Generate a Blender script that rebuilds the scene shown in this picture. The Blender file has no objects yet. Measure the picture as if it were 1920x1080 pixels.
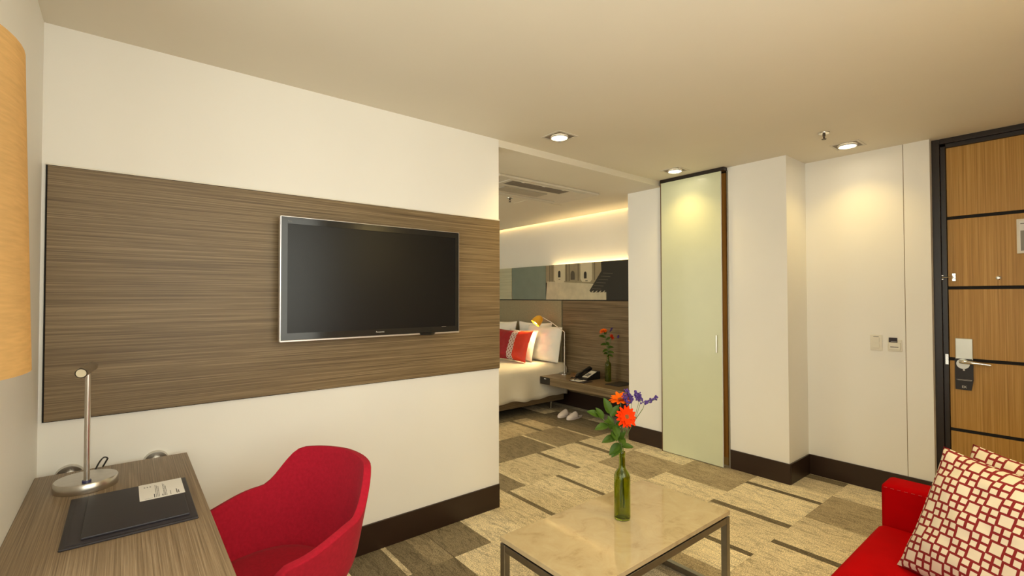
import bpy, bmesh, math, random
from mathutils import Vector, Matrix, noise
random.seed(7)
S = bpy.context.scene
COL = S.collection
R = math.radians

# ------------------------------------------------------------------ camera
cam_d = bpy.data.cameras.new('camera')
cam_d.sensor_width = 36.0
cam_d.lens = 896.9 / 1920 * 36.0
cam_d.clip_start = 0.03
cam = bpy.data.objects.new('camera', cam_d)
COL.objects.link(cam)
yaw, pitch, roll = R(39.017), R(1.047), R(0.09)
fw = Vector((math.sin(yaw) * math.cos(pitch), math.cos(yaw) * math.cos(pitch), math.sin(pitch)))
rt = Vector((math.cos(yaw), -math.sin(yaw), 0))
dn = fw.cross(rt)
r2 = math.cos(roll) * rt + math.sin(roll) * dn
d2 = -math.sin(roll) * rt + math.cos(roll) * dn
m = Matrix((r2, -d2, -fw)).transposed().to_4x4()
m.translation = (0, 0, 1.435)
cam.matrix_world = m
S.camera = cam

# ------------------------------------------------------------------ world / exposure
SKY = 4.5
w = bpy.data.worlds.new('daylight'); S.world = w; w.use_nodes = True
bgn = w.node_tree.nodes['Background']
bgn.inputs[0].default_value = (1.0, 0.985, 0.84, 1)
bgn.inputs[1].default_value = SKY
S.view_settings.view_transform = 'Standard'
S.view_settings.look = 'None'
S.view_settings.gamma = 1.0
S.view_settings.use_curve_mapping = False
S.view_settings.exposure = 0.07

def portal(name, loc, sx, sy, rot=(0, R(-90), 0)):
    l = bpy.data.lights.new(name, 'AREA'); l.shape = 'RECTANGLE'; l.size = sx; l.size_y = sy
    l.cycles.is_portal = True
    o = bpy.data.objects.new(name, l); COL.objects.link(o)
    o.location = loc; o.rotation_euler = rot     # default emits toward +x
    return o
portal('window_daylight', (-0.70, 0.62, 1.35), 2.1, 1.7)
portal('window_daylight', (0.60, -0.44, 1.625), 2.2, 1.55, (R(90), 0, 0))
portal('window_daylight', (-0.70, 4.3, 1.35), 2.1, 1.8)

# ------------------------------------------------------------------ materials
MATS = {}
def nmat(name):
    mt = bpy.data.materials.new(name); mt.use_nodes = True
    nt = mt.node_tree
    MATS[name] = mt
    return mt, nt, nt.nodes['Principled BSDF']
def c4(c): return (c[0], c[1], c[2], 1)
def srgb(r, g, b):
    f = lambda v: (v / 255 / 12.92) if v / 255 <= 0.04045 else ((v / 255 + 0.055) / 1.055) ** 2.4
    return (f(r), f(g), f(b))
def node(nt, t, **kw):
    n = nt.nodes.new(t)
    for k, v in kw.items(): setattr(n, k, v)
    return n
def ramp(nt, stops):
    n = nt.nodes.new('ShaderNodeValToRGB')
    e = n.color_ramp.elements
    while len(e) < len(stops): e.new(0.5)
    for i, (p, c) in enumerate(stops):
        e[i].position = p; e[i].color = c4(c)
    return n
def plain(name, col, rough=0.5, metal=0.0, spec=0.5, var=0.04, vscale=8, bump=0.0, bscale=60, coat=0.0, sheen=0.0, emis=None, estr=0):
    mt, nt, b = nmat(name)
    tc = node(nt, 'ShaderNodeTexCoord')
    n = node(nt, 'ShaderNodeTexNoise'); n.inputs['Scale'].default_value = vscale; n.inputs['Detail'].default_value = 3
    nt.links.new(tc.outputs['Object'], n.inputs['Vector'])
    lo = tuple(max(0, v * (1 - var)) for v in col); hi = tuple(min(1, v * (1 + var)) for v in col)
    rp = ramp(nt, [(0.3, lo), (0.7, hi)])
    nt.links.new(n.outputs['Fac'], rp.inputs[0]); nt.links.new(rp.outputs[0], b.inputs['Base Color'])
    b.inputs['Roughness'].default_value = rough; b.inputs['Metallic'].default_value = metal
    b.inputs['Specular IOR Level'].default_value = spec
    b.inputs['Coat Weight'].default_value = coat
    b.inputs['Sheen Weight'].default_value = sheen
    if bump:
        n2 = node(nt, 'ShaderNodeTexNoise'); n2.inputs['Scale'].default_value = bscale; n2.inputs['Detail'].default_value = 4
        nt.links.new(tc.outputs['Object'], n2.inputs['Vector'])
        bp = node(nt, 'ShaderNodeBump'); bp.inputs['Strength'].default_value = bump; bp.inputs['Distance'].default_value = 0.002
        nt.links.new(n2.outputs['Fac'], bp.inputs['Height']); nt.links.new(bp.outputs[0], b.inputs['Normal'])
    if emis:
        b.inputs['Emission Color'].default_value = c4(emis); b.inputs['Emission Strength'].default_value = estr
    return mt
def grain(name, dark, mid, light, scale, rough=0.45, bump=0.15, spec=0.4, warp=0.0):
    """streaky laminate; scale = noise scale along x, y, z (small along the grain)"""
    mt, nt, b = nmat(name)
    tc = node(nt, 'ShaderNodeTexCoord')
    mp = node(nt, 'ShaderNodeMapping'); mp.inputs['Scale'].default_value = scale
    nt.links.new(tc.outputs['Object'], mp.inputs[0])
    n = node(nt, 'ShaderNodeTexNoise'); n.inputs['Scale'].default_value = 1; n.inputs['Detail'].default_value = 6
    n.inputs['Roughness'].default_value = 0.7; n.inputs['Distortion'].default_value = warp
    nt.links.new(mp.outputs[0], n.inputs['Vector'])
    rp = ramp(nt, [(0.30, dark), (0.5, mid), (0.70, light)])
    nt.links.new(n.outputs['Fac'], rp.inputs[0]); nt.links.new(rp.outputs[0], b.inputs['Base Color'])
    b.inputs['Roughness'].default_value = rough; b.inputs['Specular IOR Level'].default_value = spec
    bp = node(nt, 'ShaderNodeBump'); bp.inputs['Strength'].default_value = bump; bp.inputs['Distance'].default_value = 0.001
    nt.links.new(n.outputs['Fac'], bp.inputs['Height']); nt.links.new(bp.outputs[0], b.inputs['Normal'])
    return mt

WHITE = plain('white_paint', (0.87, 0.85, 0.80), 0.55, var=0.012, vscale=2, bump=0.02, bscale=120)
CEIL = plain('ceiling_paint', (0.76, 0.71, 0.60), 0.7, var=0.012, vscale=2)
BASE = plain('dark_baseboard', srgb(44, 27, 18), 0.35, var=0.10, vscale=5)
DARKBROWN = plain('dark_frame', srgb(33, 22, 17), 0.35, var=0.1)
BLACK = plain('black_plastic', (0.008, 0.008, 0.009), 0.35)
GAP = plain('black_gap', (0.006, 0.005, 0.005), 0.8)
STEEL = plain('brushed_steel', (0.60, 0.57, 0.52), 0.28, metal=1.0, var=0.06, vscale=40)
CHROME = plain('chrome', (0.75, 0.73, 0.70), 0.12, metal=1.0)
TABSTEEL = plain('table_steel', (0.30, 0.28, 0.25), 0.33, metal=1.0, var=0.08, vscale=20)
WOODX = grain('laminate_along_x', srgb(80, 64, 43), srgb(122, 102, 73), srgb(158, 138, 106), (1.6, 210, 210), 0.42)
WOODY = grain('laminate_along_y', srgb(88, 72, 54), srgb(130, 110, 86), srgb(166, 146, 120), (260, 1.6, 200), 0.42)
WOODYZ = grain('bed_laminate', srgb(74, 60, 42), srgb(116, 98, 72), srgb(150, 130, 100), (60, 1.2, 90), 0.35, warp=0.3)
DOORWOOD = grain('oak_door', srgb(150, 108, 44), srgb(184, 138, 64), srgb(208, 164, 92), (150, 130, 1.0), 0.45)
JAMBWOOD = grain('jamb_wood', srgb(150, 95, 35), srgb(188, 130, 58), srgb(205, 150, 80), (30, 30, 1.0), 0.4)
FROST = plain('frosted_glass', srgb(212, 216, 186), 0.32, var=0.01, coat=0.10, spec=0.35)
RED = plain('red_wool', srgb(158, 22, 42), 0.9, var=0.10, vscale=90, bump=0.25, bscale=400, sheen=0.03, spec=0.15)
VELVET = plain('red_velvet', srgb(156, 0, 4), 0.9, var=0.08, vscale=10, bump=0.1, bscale=200, sheen=0.0, spec=0.05)
SHEET = plain('white_linen', (0.82, 0.77, 0.66), 0.85, var=0.03, vscale=6, bump=0.2, bscale=10)
PILLOWWHITE = plain('white_cotton', (0.85, 0.83, 0.78), 0.85, var=0.03, bump=0.25, bscale=14)
ORANGECLOTH = plain('orange_red_satin', srgb(205, 50, 18), 0.5, var=0.12, vscale=6, bump=0.3, bscale=12)
CRIMSON = plain('crimson_satin', srgb(150, 20, 30), 0.55, var=0.1)
FABRICGREY = plain('headboard_fabric', srgb(150, 140, 112), 0.9, var=0.10, vscale=60, bump=0.15, bscale=300)
LEATHER = plain('dark_leather', srgb(36, 33, 40), 0.42, var=0.12, vscale=60, bump=0.1, bscale=300)
PAPER = plain('paper', (0.86, 0.84, 0.82), 0.7, var=0.01)
INK = plain('ink', (0.05, 0.05, 0.055), 0.7)
PLASTICW = plain('ivory_plastic', (0.80, 0.76, 0.66), 0.35)
SATIN = plain('satin_plate', (0.62, 0.62, 0.56), 0.38, metal=0.6)
SCREEN = plain('tv_screen', (0.004, 0.004, 0.005), 0.27, var=0.0, spec=0.35)
BEZEL = plain('tv_bezel', (0.012, 0.011, 0.010), 0.12, var=0.0)
SILVER = plain('tv_silver', (0.72, 0.68, 0.66), 0.3, metal=0.8)
TOWEL = plain('slipper_terry', (0.82, 0.72, 0.68), 0.95, bump=0.3, bscale=250)
YELLOW = plain('yellow_lamp_metal', srgb(228, 168, 40), 0.35)
GREEN = plain('leaf_green', srgb(58, 84, 18), 0.5, spec=.25, var=0.25, vscale=25)
STEM = plain('stem_green', srgb(88, 106, 50), 0.5)
GERB = plain('gerbera_orange', srgb(226, 54, 4), 0.7, spec=.08, var=0.12, vscale=40)
GERB2 = plain('gerbera_light', srgb(228, 96, 12), 0.7, spec=.08, var=0.12, vscale=40)
GERBC = plain('gerbera_eye', srgb(120, 70, 20), 0.8, var=0.3, vscale=300)
PURPLE = plain('statice_purple', srgb(70, 44, 120), 0.6, var=0.3, vscale=120)
LAMPGLOW = plain('lamp_lens', (1, 1, 1), 0.5, emis=(1.0, 0.86, 0.60), estr=26)
BULB = plain('bulb', (1, 1, 1), 0.5, emis=(1.0, 0.80, 0.45), estr=30)
LED = plain('led_strip', (1, 1, 1), 0.5, emis=(1.0, 0.70, 0.30), estr=48)

def glassmat(name, col, rough=0.03):
    mt, nt, b = nmat(name)
    b.inputs['Base Color'].default_value = c4(col); b.inputs['Roughness'].default_value = rough
    b.inputs['Transmission Weight'].default_value = 1.0; b.inputs['IOR'].default_value = 1.45
    return mt
BOTTLE = glassmat('green_bottle_glass', (0.48, 0.56, 0.10))
def panemat(name):
    mt, nt, b = nmat(name)
    out = nt.nodes['Material Output']
    t = node(nt, 'ShaderNodeBsdfTransparent'); g = node(nt, 'ShaderNodeBsdfGlossy'); g.inputs['Roughness'].default_value = 0.02
    mx = node(nt, 'ShaderNodeMixShader'); mx.inputs[0].default_value = 0.06
    nt.links.new(t.outputs[0], mx.inputs[1]); nt.links.new(g.outputs[0], mx.inputs[2]); nt.links.new(mx.outputs[0], out.inputs[0])
    return mt
PANE = panemat('window_glass')
def shademat(name, col):
    mt, nt, b = nmat(name)
    out = nt.nodes['Material Output']
    tc = node(nt, 'ShaderNodeTexCoord'); mp = node(nt, 'ShaderNodeMapping'); mp.inputs['Scale'].default_value = (30, 30, 260)
    mp.inputs['Rotation'].default_value = (0.12, 0.1, 0)
    n = node(nt, 'ShaderNodeTexNoise'); n.inputs['Scale'].default_value = 1; n.inputs['Detail'].default_value = 3
    nt.links.new(tc.outputs['Object'], mp.inputs[0]); nt.links.new(mp.outputs[0], n.inputs['Vector'])
    rp = ramp(nt, [(0.3, tuple(v * 0.86 for v in col)), (0.7, col)])
    nt.links.new(n.outputs['Fac'], rp.inputs[0])
    d = node(nt, 'ShaderNodeBsdfDiffuse'); t = node(nt, 'ShaderNodeBsdfTranslucent')
    nt.links.new(rp.outputs[0], d.inputs[0]); nt.links.new(rp.outputs[0], t.inputs[0])
    mx = node(nt, 'ShaderNodeMixShader'); mx.inputs[0].default_value = 0.5
    nt.links.new(d.outputs[0], mx.inputs[1]); nt.links.new(t.outputs[0], mx.inputs[2]); nt.links.new(mx.outputs[0], out.inputs[0])
    return mt
SHADE = shademat('lampshade_fabric', srgb(214, 182, 128))

def stonemat():
    mt, nt, b = nmat('beige_stone')
    tc = node(nt, 'ShaderNodeTexCoord')
    n = node(nt, 'ShaderNodeTexNoise'); n.inputs['Scale'].default_value = 9; n.inputs['Detail'].default_value = 8; n.inputs['Distortion'].default_value = 0.8
    n.inputs['Roughness'].default_value = 0.7
    nt.links.new(tc.outputs['Object'], n.inputs['Vector'])
    rp = ramp(nt, [(0.28, srgb(156, 136, 100)), (0.45, srgb(182, 163, 128)), (0.7, srgb(190, 174, 140))])
    nt.links.new(n.outputs['Fac'], rp.inputs[0]); nt.links.new(rp.outputs[0], b.inputs['Base Color'])
    b.inputs['Roughness'].default_value = 0.05
    return mt
STONE = stonemat()

def carpetmat():
    mt, nt, b = nmat('carpet_tile')
    tc = node(nt, 'ShaderNodeTexCoord'); oi = node(nt, 'ShaderNodeObjectInfo'); geo = node(nt, 'ShaderNodeNewGeometry')
    add = node(nt, 'ShaderNodeVectorMath', operation='ADD')
    comb = node(nt, 'ShaderNodeCombineXYZ')
    mul = node(nt, 'ShaderNodeMath', operation='MULTIPLY'); mul.inputs[1].default_value = 37
    nt.links.new(oi.outputs['Random'], mul.inputs[0]); nt.links.new(mul.outputs[0], comb.inputs[0]); nt.links.new(mul.outputs[0], comb.inputs[1])
    nt.links.new(geo.outputs['Position'], add.inputs[0]); nt.links.new(comb.outputs[0], add.inputs[1])
    mp = node(nt, 'ShaderNodeMapping'); mp.inputs['Scale'].default_value = (26, 7, 1)
    nt.links.new(add.outputs[0], mp.inputs[0])
    n1 = node(nt, 'ShaderNodeTexNoise'); n1.inputs['Scale'].default_value = 1; n1.inputs['Detail'].default_value = 7; n1.inputs['Roughness'].default_value = 0.75; n1.inputs['Distortion'].default_value = 1.6
    nt.links.new(mp.outputs[0], n1.inputs['Vector'])
    n2 = node(nt, 'ShaderNodeTexNoise'); n2.inputs['Scale'].default_value = 160; n2.inputs['Detail'].default_value = 3
    nt.links.new(geo.outputs['Position'], n2.inputs['Vector'])
    r1 = ramp(nt, [(0.34, (0.50, 0.50, 0.50)), (0.52, (1.0, 1.0, 1.0)), (0.72, (1.16, 1.16, 1.16))])
    nt.links.new(n1.outputs['Fac'], r1.inputs[0])
    rr = ramp(nt, [(0.38, (0.62, 0.62, 0.62)), (0.62, (1.25, 1.25, 1.25))])
    nt.links.new(n2.outputs['Fac'], rr.inputs[0])
    m1 = node(nt, 'ShaderNodeMix', data_type='RGBA', blend_type='MULTIPLY'); m1.inputs[0].default_value = 1
    nt.links.new(oi.outputs['Color'], m1.inputs[6]); nt.links.new(r1.outputs[0], m1.inputs[7])
    m2 = node(nt, 'ShaderNodeMix', data_type='RGBA', blend_type='MULTIPLY'); m2.inputs[0].default_value = 1
    nt.links.new(m1.outputs[2], m2.inputs[6]); nt.links.new(rr.outputs[0], m2.inputs[7])
    nt.links.new(m2.outputs[2], b.inputs['Base Color'])
    b.inputs['Roughness'].default_value = 0.95; b.inputs['Specular IOR Level'].default_value = 0.15
    bp = node(nt, 'ShaderNodeBump'); bp.inputs['Strength'].default_value = 0.5; bp.inputs['Distance'].default_value = 0.004
    nt.links.new(n2.outputs['Fac'], bp.inputs['Height']); nt.links.new(bp.outputs[0], b.inputs['Normal'])
    return mt
CARPET = carpetmat()

def latticemat(name, bg, red, n_, rough=0.85, vn=None):
    """red lattice of linked squares on cream, in UV space"""
    mt, nt, b = nmat(name)
    uv = node(nt, 'ShaderNodeTexCoord'); sp = node(nt, 'ShaderNodeSeparateXYZ')
    nt.links.new(uv.outputs['UV'], sp.inputs[0])
    def M(op, a, bb=None, cc=None):
        q = node(nt, 'ShaderNodeMath', operation=op)
        for i, v in enumerate((a, bb, cc)):
            if v is None: continue
            if isinstance(v, (int, float)): q.inputs[i].default_value = v
            else: nt.links.new(v, q.inputs[i])
        return q.outputs[0]
    U = M('MULTIPLY', sp.outputs[0], n_); V = M('MULTIPLY', sp.outputs[1], vn or n_)
    # distance to nearest line of the period-1 grid
    pu = M('PINGPONG', U, 0.5); pv = M('PINGPONG', V, 0.5)
    line = M('LESS_THAN', M('MINIMUM', pu, pv), 0.09)
    # squares on every second crossing
    a = M('MAXIMUM', M('PINGPONG', U, 1.0), M('PINGPONG', V, 1.0))
    c = M('MAXIMUM', M('PINGPONG', M('ADD', U, 1.0), 1.0), M('PINGPONG', M('ADD', V, 1.0), 1.0))
    d = M('MINIMUM', a, c)
    ring = M('LESS_THAN', d, 0.52); hole = M('LESS_THAN', d, 0.355)
    f = M('MULTIPLY', M('MAXIMUM', line, ring), M('SUBTRACT', 1.0, hole))
    mx = node(nt, 'ShaderNodeMix', data_type='RGBA')
    nt.links.new(f, mx.inputs[0]); mx.inputs[6].default_value = c4(bg); mx.inputs[7].default_value = c4(red)
    nt.links.new(mx.outputs[2], b.inputs['Base Color']); b.inputs['Roughness'].default_value = rough
    return mt
LATTICE = latticemat('lattice_cushion', (0.64, 0.57, 0.45), srgb(120, 10, 16), 9.6)
LATTICE2 = latticemat('lattice_band', srgb(120, 20, 24), (0.86, 0.82, 0.74), 26.0, vn=15.0)

# ------------------------------------------------------------------ mesh helpers
def link(o, parent=None):
    COL.objects.link(o)
    if parent is not None: o.parent = parent
    return o
def tag(o, label=None, cat=None, group=None, kind=None):
    if label: o['label'] = label
    if cat: o['category'] = cat
    if group: o['group'] = group
    if kind: o['kind'] = kind
    return o
def thing(name, label, cat, loc=(0, 0, 0), rot=(0, 0, 0), group=None, kind=None):
    o = bpy.data.objects.new(name, None); o.empty_display_size = 0.05
    o.location = loc; o.rotation_euler = rot
    link(o); return tag(o, label, cat, group, kind)
def finish(bm, name, mat, parent=None, smooth=False, local=False, origin=None):
    """bm in world coordinates (local=True: in the parent's own frame)"""
    off = Vector((0, 0, 0))
    if origin is not None: off = Vector(origin)
    elif parent is not None and not local: off = Vector(root_loc(parent))
    if off.length: bmesh.ops.translate(bm, verts=bm.verts, vec=-off)
    bmesh.ops.recalc_face_normals(bm, faces=bm.faces)
    me = bpy.data.meshes.new(name); bm.to_mesh(me); bm.free()
    if mat: me.materials.append(mat)
    if smooth:
        for p in me.polygons: p.use_smooth = True
        me.set_sharp_from_angle(angle=R(42))
    o = bpy.data.objects.new(name, me)
    if origin is not None and parent is None: o.location = origin
    return link(o, parent)
def root_loc(o):
    v = Vector((0, 0, 0))
    while o is not None: v += o.location; o = o.parent
    return v
def B(): return bmesh.new()
def box(bm, lo, hi, bevel=0.0, seg=2, rotz=0):
    c = [(a + b) / 2 for a, b in zip(lo, hi)]; s = [abs(b - a) for a, b in zip(lo, hi)]
    g = bmesh.ops.create_cube(bm, size=1)
    vs = g['verts']
    bmesh.ops.scale(bm, vec=s, verts=vs)
    if bevel:
        es = list({e for v in vs for e in v.link_edges})
        r = bmesh.ops.bevel(bm, geom=es, offset=bevel, segments=seg, affect='EDGES', profile=0.5)
        vs = list({v for f in r['faces'] for v in f.verts} | {v for v in vs if v.is_valid})
    if rotz: bmesh.ops.rotate(bm, cent=(0, 0, 0), matrix=Matrix.Rotation(rotz, 3, 'Z'), verts=vs)
    bmesh.ops.translate(bm, vec=c, verts=vs)
    return vs
def cyl(bm, p0, p1, r0, r1=None, n=24, caps=True):
    p0, p1 = Vector(p0), Vector(p1); d = p1 - p0
    if r1 is None: r1 = r0
    g = bmesh.ops.create_cone(bm, cap_ends=caps, segments=n, radius1=r0, radius2=r1, depth=d.length)
    q = d.to_track_quat('Z', 'Y').to_matrix().to_4x4(); q.translation = (p0 + p1) / 2
    bmesh.ops.transform(bm, matrix=q, verts=g['verts'])
    return g['verts']
def lathe(bm, prof, c=(0, 0, 0), n=32):
    rings = []
    for r, z in prof:
        if r < 1e-6: rings.append([bm.verts.new((c[0], c[1], c[2] + z))])
        else: rings.append([bm.verts.new((c[0] + r * math.cos(2 * math.pi * k / n), c[1] + r * math.sin(2 * math.pi * k / n), c[2] + z)) for k in range(n)])
    for a, b in zip(rings, rings[1:]):
        for k in range(n):
            k2 = (k + 1) % n
            if len(a) == 1 and len(b) == 1: continue
            if len(a) == 1: bm.faces.new((a[0], b[k], b[k2]))
            elif len(b) == 1: bm.faces.new((a[k], a[k2], b[0]))
            else: bm.faces.new((a[k], a[k2], b[k2], b[k]))
def tube(bm, pts, r, n=8):
    pts = [Vector(p) for p in pts]
    rings = []
    for i, p in enumerate(pts):
        t = (pts[min(i + 1, len(pts) - 1)] - pts[max(i - 1, 0)]).normalized()
        a = t.orthogonal().normalized(); 
        if i and rings:
            a = (pa - pa.dot(t) * t).normalized()
        pa = a; b = t.cross(a)
        rr = r[i] if isinstance(r, (list, tuple)) else r
        rings.append([bm.verts.new(p + rr * (math.cos(2 * math.pi * k / n) * a + math.sin(2 * math.pi * k / n) * b)) for k in range(n)])
    for a, b in zip(rings, rings[1:]):
        for k in range(n): bm.faces.new((a[k], a[(k + 1) % n], b[(k + 1) % n], b[k]))
    bm.faces.new(rings[0][::-1]); bm.faces.new(rings[-1])
def poly_prism(bm, pts, ext):
    """pts: list of 3d points of a flat polygon, extruded by vector ext"""
    ext = Vector(ext)
    a = [bm.verts.new(p) for p in pts]; b = [bm.verts.new(Vector(p) + ext) for p in pts]
    bm.faces.new(a); bm.faces.new(b[::-1])
    n = len(pts)
    for i in range(n): bm.faces.new((a[i], b[i], b[(i + 1) % n], a[(i + 1) % n]))
def bez(p0, p1, p2, n=10):
    p0, p1, p2 = Vector(p0), Vector(p1), Vector(p2)
    return [(1 - t) ** 2 * p0 + 2 * t * (1 - t) * p1 + t * t * p2 for t in (i / n for i in range(n + 1))]
def bx(name, lo, hi, mat, parent=None, bevel=0.0, seg=2, local=False, origin=None, smooth=False):
    bm = B(); box(bm, lo, hi, bevel, seg)
    return finish(bm, name, mat, parent, smooth, local, origin)
def struct(name, lo, hi, mat, bevel=0.0):
    o = bx(name, lo, hi, mat, bevel=bevel, origin=((lo[0] + hi[0]) / 2, (lo[1] + hi[1]) / 2, lo[2]))
    o['kind'] = 'structure'; return o
def text(name, body, size, mtx, mat, parent, align='CENTER', extrude=0.0002):
    cu = bpy.data.curves.new(name, 'FONT'); cu.body = body; cu.size = size; cu.align_x = align; cu.align_y = 'CENTER'; cu.extrude = extrude; cu.resolution_u = 2
    tmp = bpy.data.objects.new(name, cu); COL.objects.link(tmp)
    dg = bpy.context.evaluated_depsgraph_get(); me = bpy.data.meshes.new_from_object(tmp.evaluated_get(dg))
    bpy.data.objects.remove(tmp)
    mm = mtx.copy(); mm.translation = mtx.translation - root_loc(parent)
    me.transform(mm); me.materials.clear(); me.materials.append(mat); me.name = name
    o = bpy.data.objects.new(name, me); return link(o, parent)
def basis(xa, ya, origin):
    xa, ya = Vector(xa).normalized(), Vector(ya).normalized(); za = xa.cross(ya)
    mm = Matrix((xa, ya, za)).transposed().to_4x4(); mm.translation = origin; return mm

# ------------------------------------------------------------------ room shell
CE, BC = 2.525, 2.475
TVY = 2.622          # room face of the television wall
XW, XE, XR = -0.258, 3.955, 4.335
BXW = 4.60           # bedroom head wall
floor = struct('floor', (-0.75, -0.45, -0.10), (5.3, 6.9, -0.006), plain('floor_screed', (0.12, 0.10, 0.08), 0.9))

# carpet tiles: half tiles 0.2535 x 0.5125 laid lengthwise, some with a narrow contrasting strip
def tone(t):
    L_, Md, D = srgb(240, 226, 194), srgb(186, 170, 140), srgb(112, 102, 84)
    if t <= 1: a, b, f = L_, Md, t
    else: a, b, f = Md, D, min(1, (t - 1))
    return tuple(a[i] + (b[i] - a[i]) * f for i in range(3)) + (1,)
tile_me = None
def carpet_piece(name, x0, x1, y0, y1, t):
    global tile_me
    if tile_me is None:
        bm = B(); box(bm, (-.5, -.5, 0), (.5, .5, 1)); tile_me = bpy.data.meshes.new('carpet_tile'); bm.to_mesh(tile_me); bm.free()
        tile_me.materials.append(CARPET)
    o = bpy.data.objects.new(name, tile_me); g = 0.0006
    z1 = random.uniform(-0.0006, 0.0)
    o.location = Vector(((x0 + x1) / 2, (y0 + y1) / 2, -0.006)) - floor.location
    o.scale = (x1 - x0 - g, y1 - y0 - g, 0.006 + z1); o.color = tone(t)
    link(o, floor)
OV = {(6, -2): (.1, .02, .07, 2), (5, -2): (.05,), (4, -2): (.15, 0, .06, 1.9), (5, -1): (1.15,), (6, -1): (1.0,), (5, -3): (1.25,), (6, -3): (1.15,),
      (8, -2): (.3, .01, .10, 1.8), (7, -2): (.5,), (2, -2): (.4, 0, .045, 2), (3, -3): (.4, 0, .05, 2), (4, -3): (.5,), (7, -3): (.2,), (3, -2): (.45,),
      (4, 0): (1.2,), (5, 0): (1.05,), (6, 0): (.05,), (2, 0): (.35, 0, .04, 1.9), (3, 0): (.5,), (0, 0): (.6, 0, .04, 1.9), (1, 0): (.4,), (-1, 0): (.5,), (-2, 0): (.15,),
      (-3, 0): (1.7,), (-4, 0): (1.85, .125, .25, 1.55), (-5, 0): (1.9, .225, .2535, .6), (-3, -1): (.25,), (-4, -1): (1.85,), (-5, -1): (1.9,), (-2, -1): (.15,), (-1, -1): (.3,),
      (4, -1): (.2,), (3, -1): (.4,), (2, -1): (.3,), (3, 1): (.35, 0, .05, 1.8), (4, 1): (.45,), (0, 1): (1.7, .2, .2535, .5), (1, 1): (.7,), (2, 1): (.6,), (5, 1): (.4, .01, .06, 1.8),
      (6, 1): (.7,), (2, 2): (1.7,), (3, 2): (1.7,), (4, 2): (1.4, 0, .03, .35), (5, 2): (1.5,), (6, 2): (1.7, 0, .03, .35), (7, 2): (1.8,), (5, 3): (.9, 0, .05, 1.9), (4, 3): (.9,),
      (3, 3): (1.0,), (6, 3): (1.8,), (7, 3): (1.9,), (1, 2): (1.6,), (0, 2): (1.2,), (-1, 1): (.8,), (5, 4): (1.9,), (6, 4): (1.9,), (4, 4): (1.8,)}
CW, RL = 0.2535, 0.5125
for i in range(-12, 10):
    for j in range(-5, 6):
        x0, y0 = 2.19 + CW * i, 2.27 + RL * j
        x1, y1 = x0 + CW, y0 + RL
        x0c, x1c, y0c, y1c = max(x0, -0.58), min(x1, 4.60), max(y0, -0.32), min(y1, 5.2)
        if x1c - x0c < .02 or y1c - y0c < .02: continue
        if x0 < 1.0 and y0 > 2.8: continue
        ov = OV.get((i, j))
        if ov is None:
            rnd = random.Random(i * 91 + j * 17)
            ov = (rnd.choice((.1, .3, .4, .6, 1.1)),) + ((0, .05, 1.9) if rnd.random() < .25 else ())
        if len(ov) == 1:
            carpet_piece('carpet_tile', x0c, x1c, y0c, y1c, ov[0])
        else:
            a, b = x0 + ov[1], x0 + ov[2]
            if a - x0c > .012: carpet_piece('carpet_tile', x0c, a, y0c, y1c, ov[0])
            if min(b, x1c) > a: carpet_piece('carpet_strip', max(a, x0c) if a - x0c > .012 else x0c, min(b, x1c), y0c, y1c, ov[3])
            if x1c - b > .012: carpet_piece('carpet_tile', b, x1c, y0c, y1c, ov[0])

struct('ceiling', (-0.75, -0.45, CE), (5.0, TVY, CE + 0.12), CEIL)
cb_ = struct('ceiling_bedroom', (-0.75, TVY + .13, BC), (4.565, 6.9, BC + 0.06), CEIL)
bx('ceiling_beam', (2.007, TVY, BC), (4.565, TVY + .13, BC + 0.06), CEIL, cb_)
struct('ceiling_cove', (4.0, TVY, BC + 0.12), (5.0, 6.9, BC + 0.17), CEIL)

# television wall and window side
struct('wall_north', (-0.75, TVY, 0), (2.007, TVY + 0.13, CE), WHITE)
struct('wall_west', (-0.75, 1.55, 0), (XW, TVY, CE), WHITE)
ww = struct('wall_west_window', (-0.75, -0.45, 0), (-0.58, 1.55, 0.30), WHITE)
bm = B(); box(bm, (-0.75, -0.45, 2.40), (-0.58, 1.55, CE)); box(bm, (-0.75, -0.45, 0.30), (-0.58, -0.23, 2.40)); box(bm, (-0.75, 1.47, 0.30), (-0.58, 1.55, 2.40))
finish(bm, 'window_surround', WHITE, ww)
ws = struct('wall_south', (1.7, -0.45, 0), (5.0, -0.32, CE), WHITE)
bm = B(); box(bm, (-0.75, -0.45, 0), (1.7, -0.32, .85)); box(bm, (-0.75, -0.45, 2.40), (1.7, -0.32, CE)); box(bm, (-0.75, -0.45, .85), (-0.50, -0.32, 2.40))
finish(bm, 'window_surround', WHITE, ws)
def window(name, p0, p1, zs_=.30):
    # p0, p1: ends of the opening in plan, from the sill up to 2.4 m
    p0, p1 = Vector(p0), Vector(p1); L_ = (p1 - p0).length; ang = math.atan2(p1.y - p0.y, p1.x - p0.x)
    t = thing(name, None, None, (p0.x, p0.y, zs_), (0, 0, ang)); t['kind'] = 'structure'
    H_ = 2.40 - zs_
    for n, lo, hi in (('frame', (0, -.03, 0), (.05, .03, H_)), ('frame', (L_ - .05, -.03, 0), (L_, .03, H_)), ('frame', (.05, -.03, 0), (L_ - .05, .03, .05)),
                      ('frame', (.05, -.03, H_ - .05), (L_ - .05, .03, H_)), ('mullion', (L_ / 2 - .025, -.03, .05), (L_ / 2 + .025, .03, H_ - .05))):
        bx(n, lo, hi, DARKBROWN, t, 0.004, local=True)
    bx('pane', (.05, -.003, .05), (L_ / 2 - .025, .003, H_ - .05), PANE, t, local=True); bx('pane', (L_ / 2 + .025, -.003, .05), (L_ - .05, .003, H_ - .05), PANE, t, local=True)
window('window_1', (-.66, -.23), (-.66, 1.47))
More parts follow.
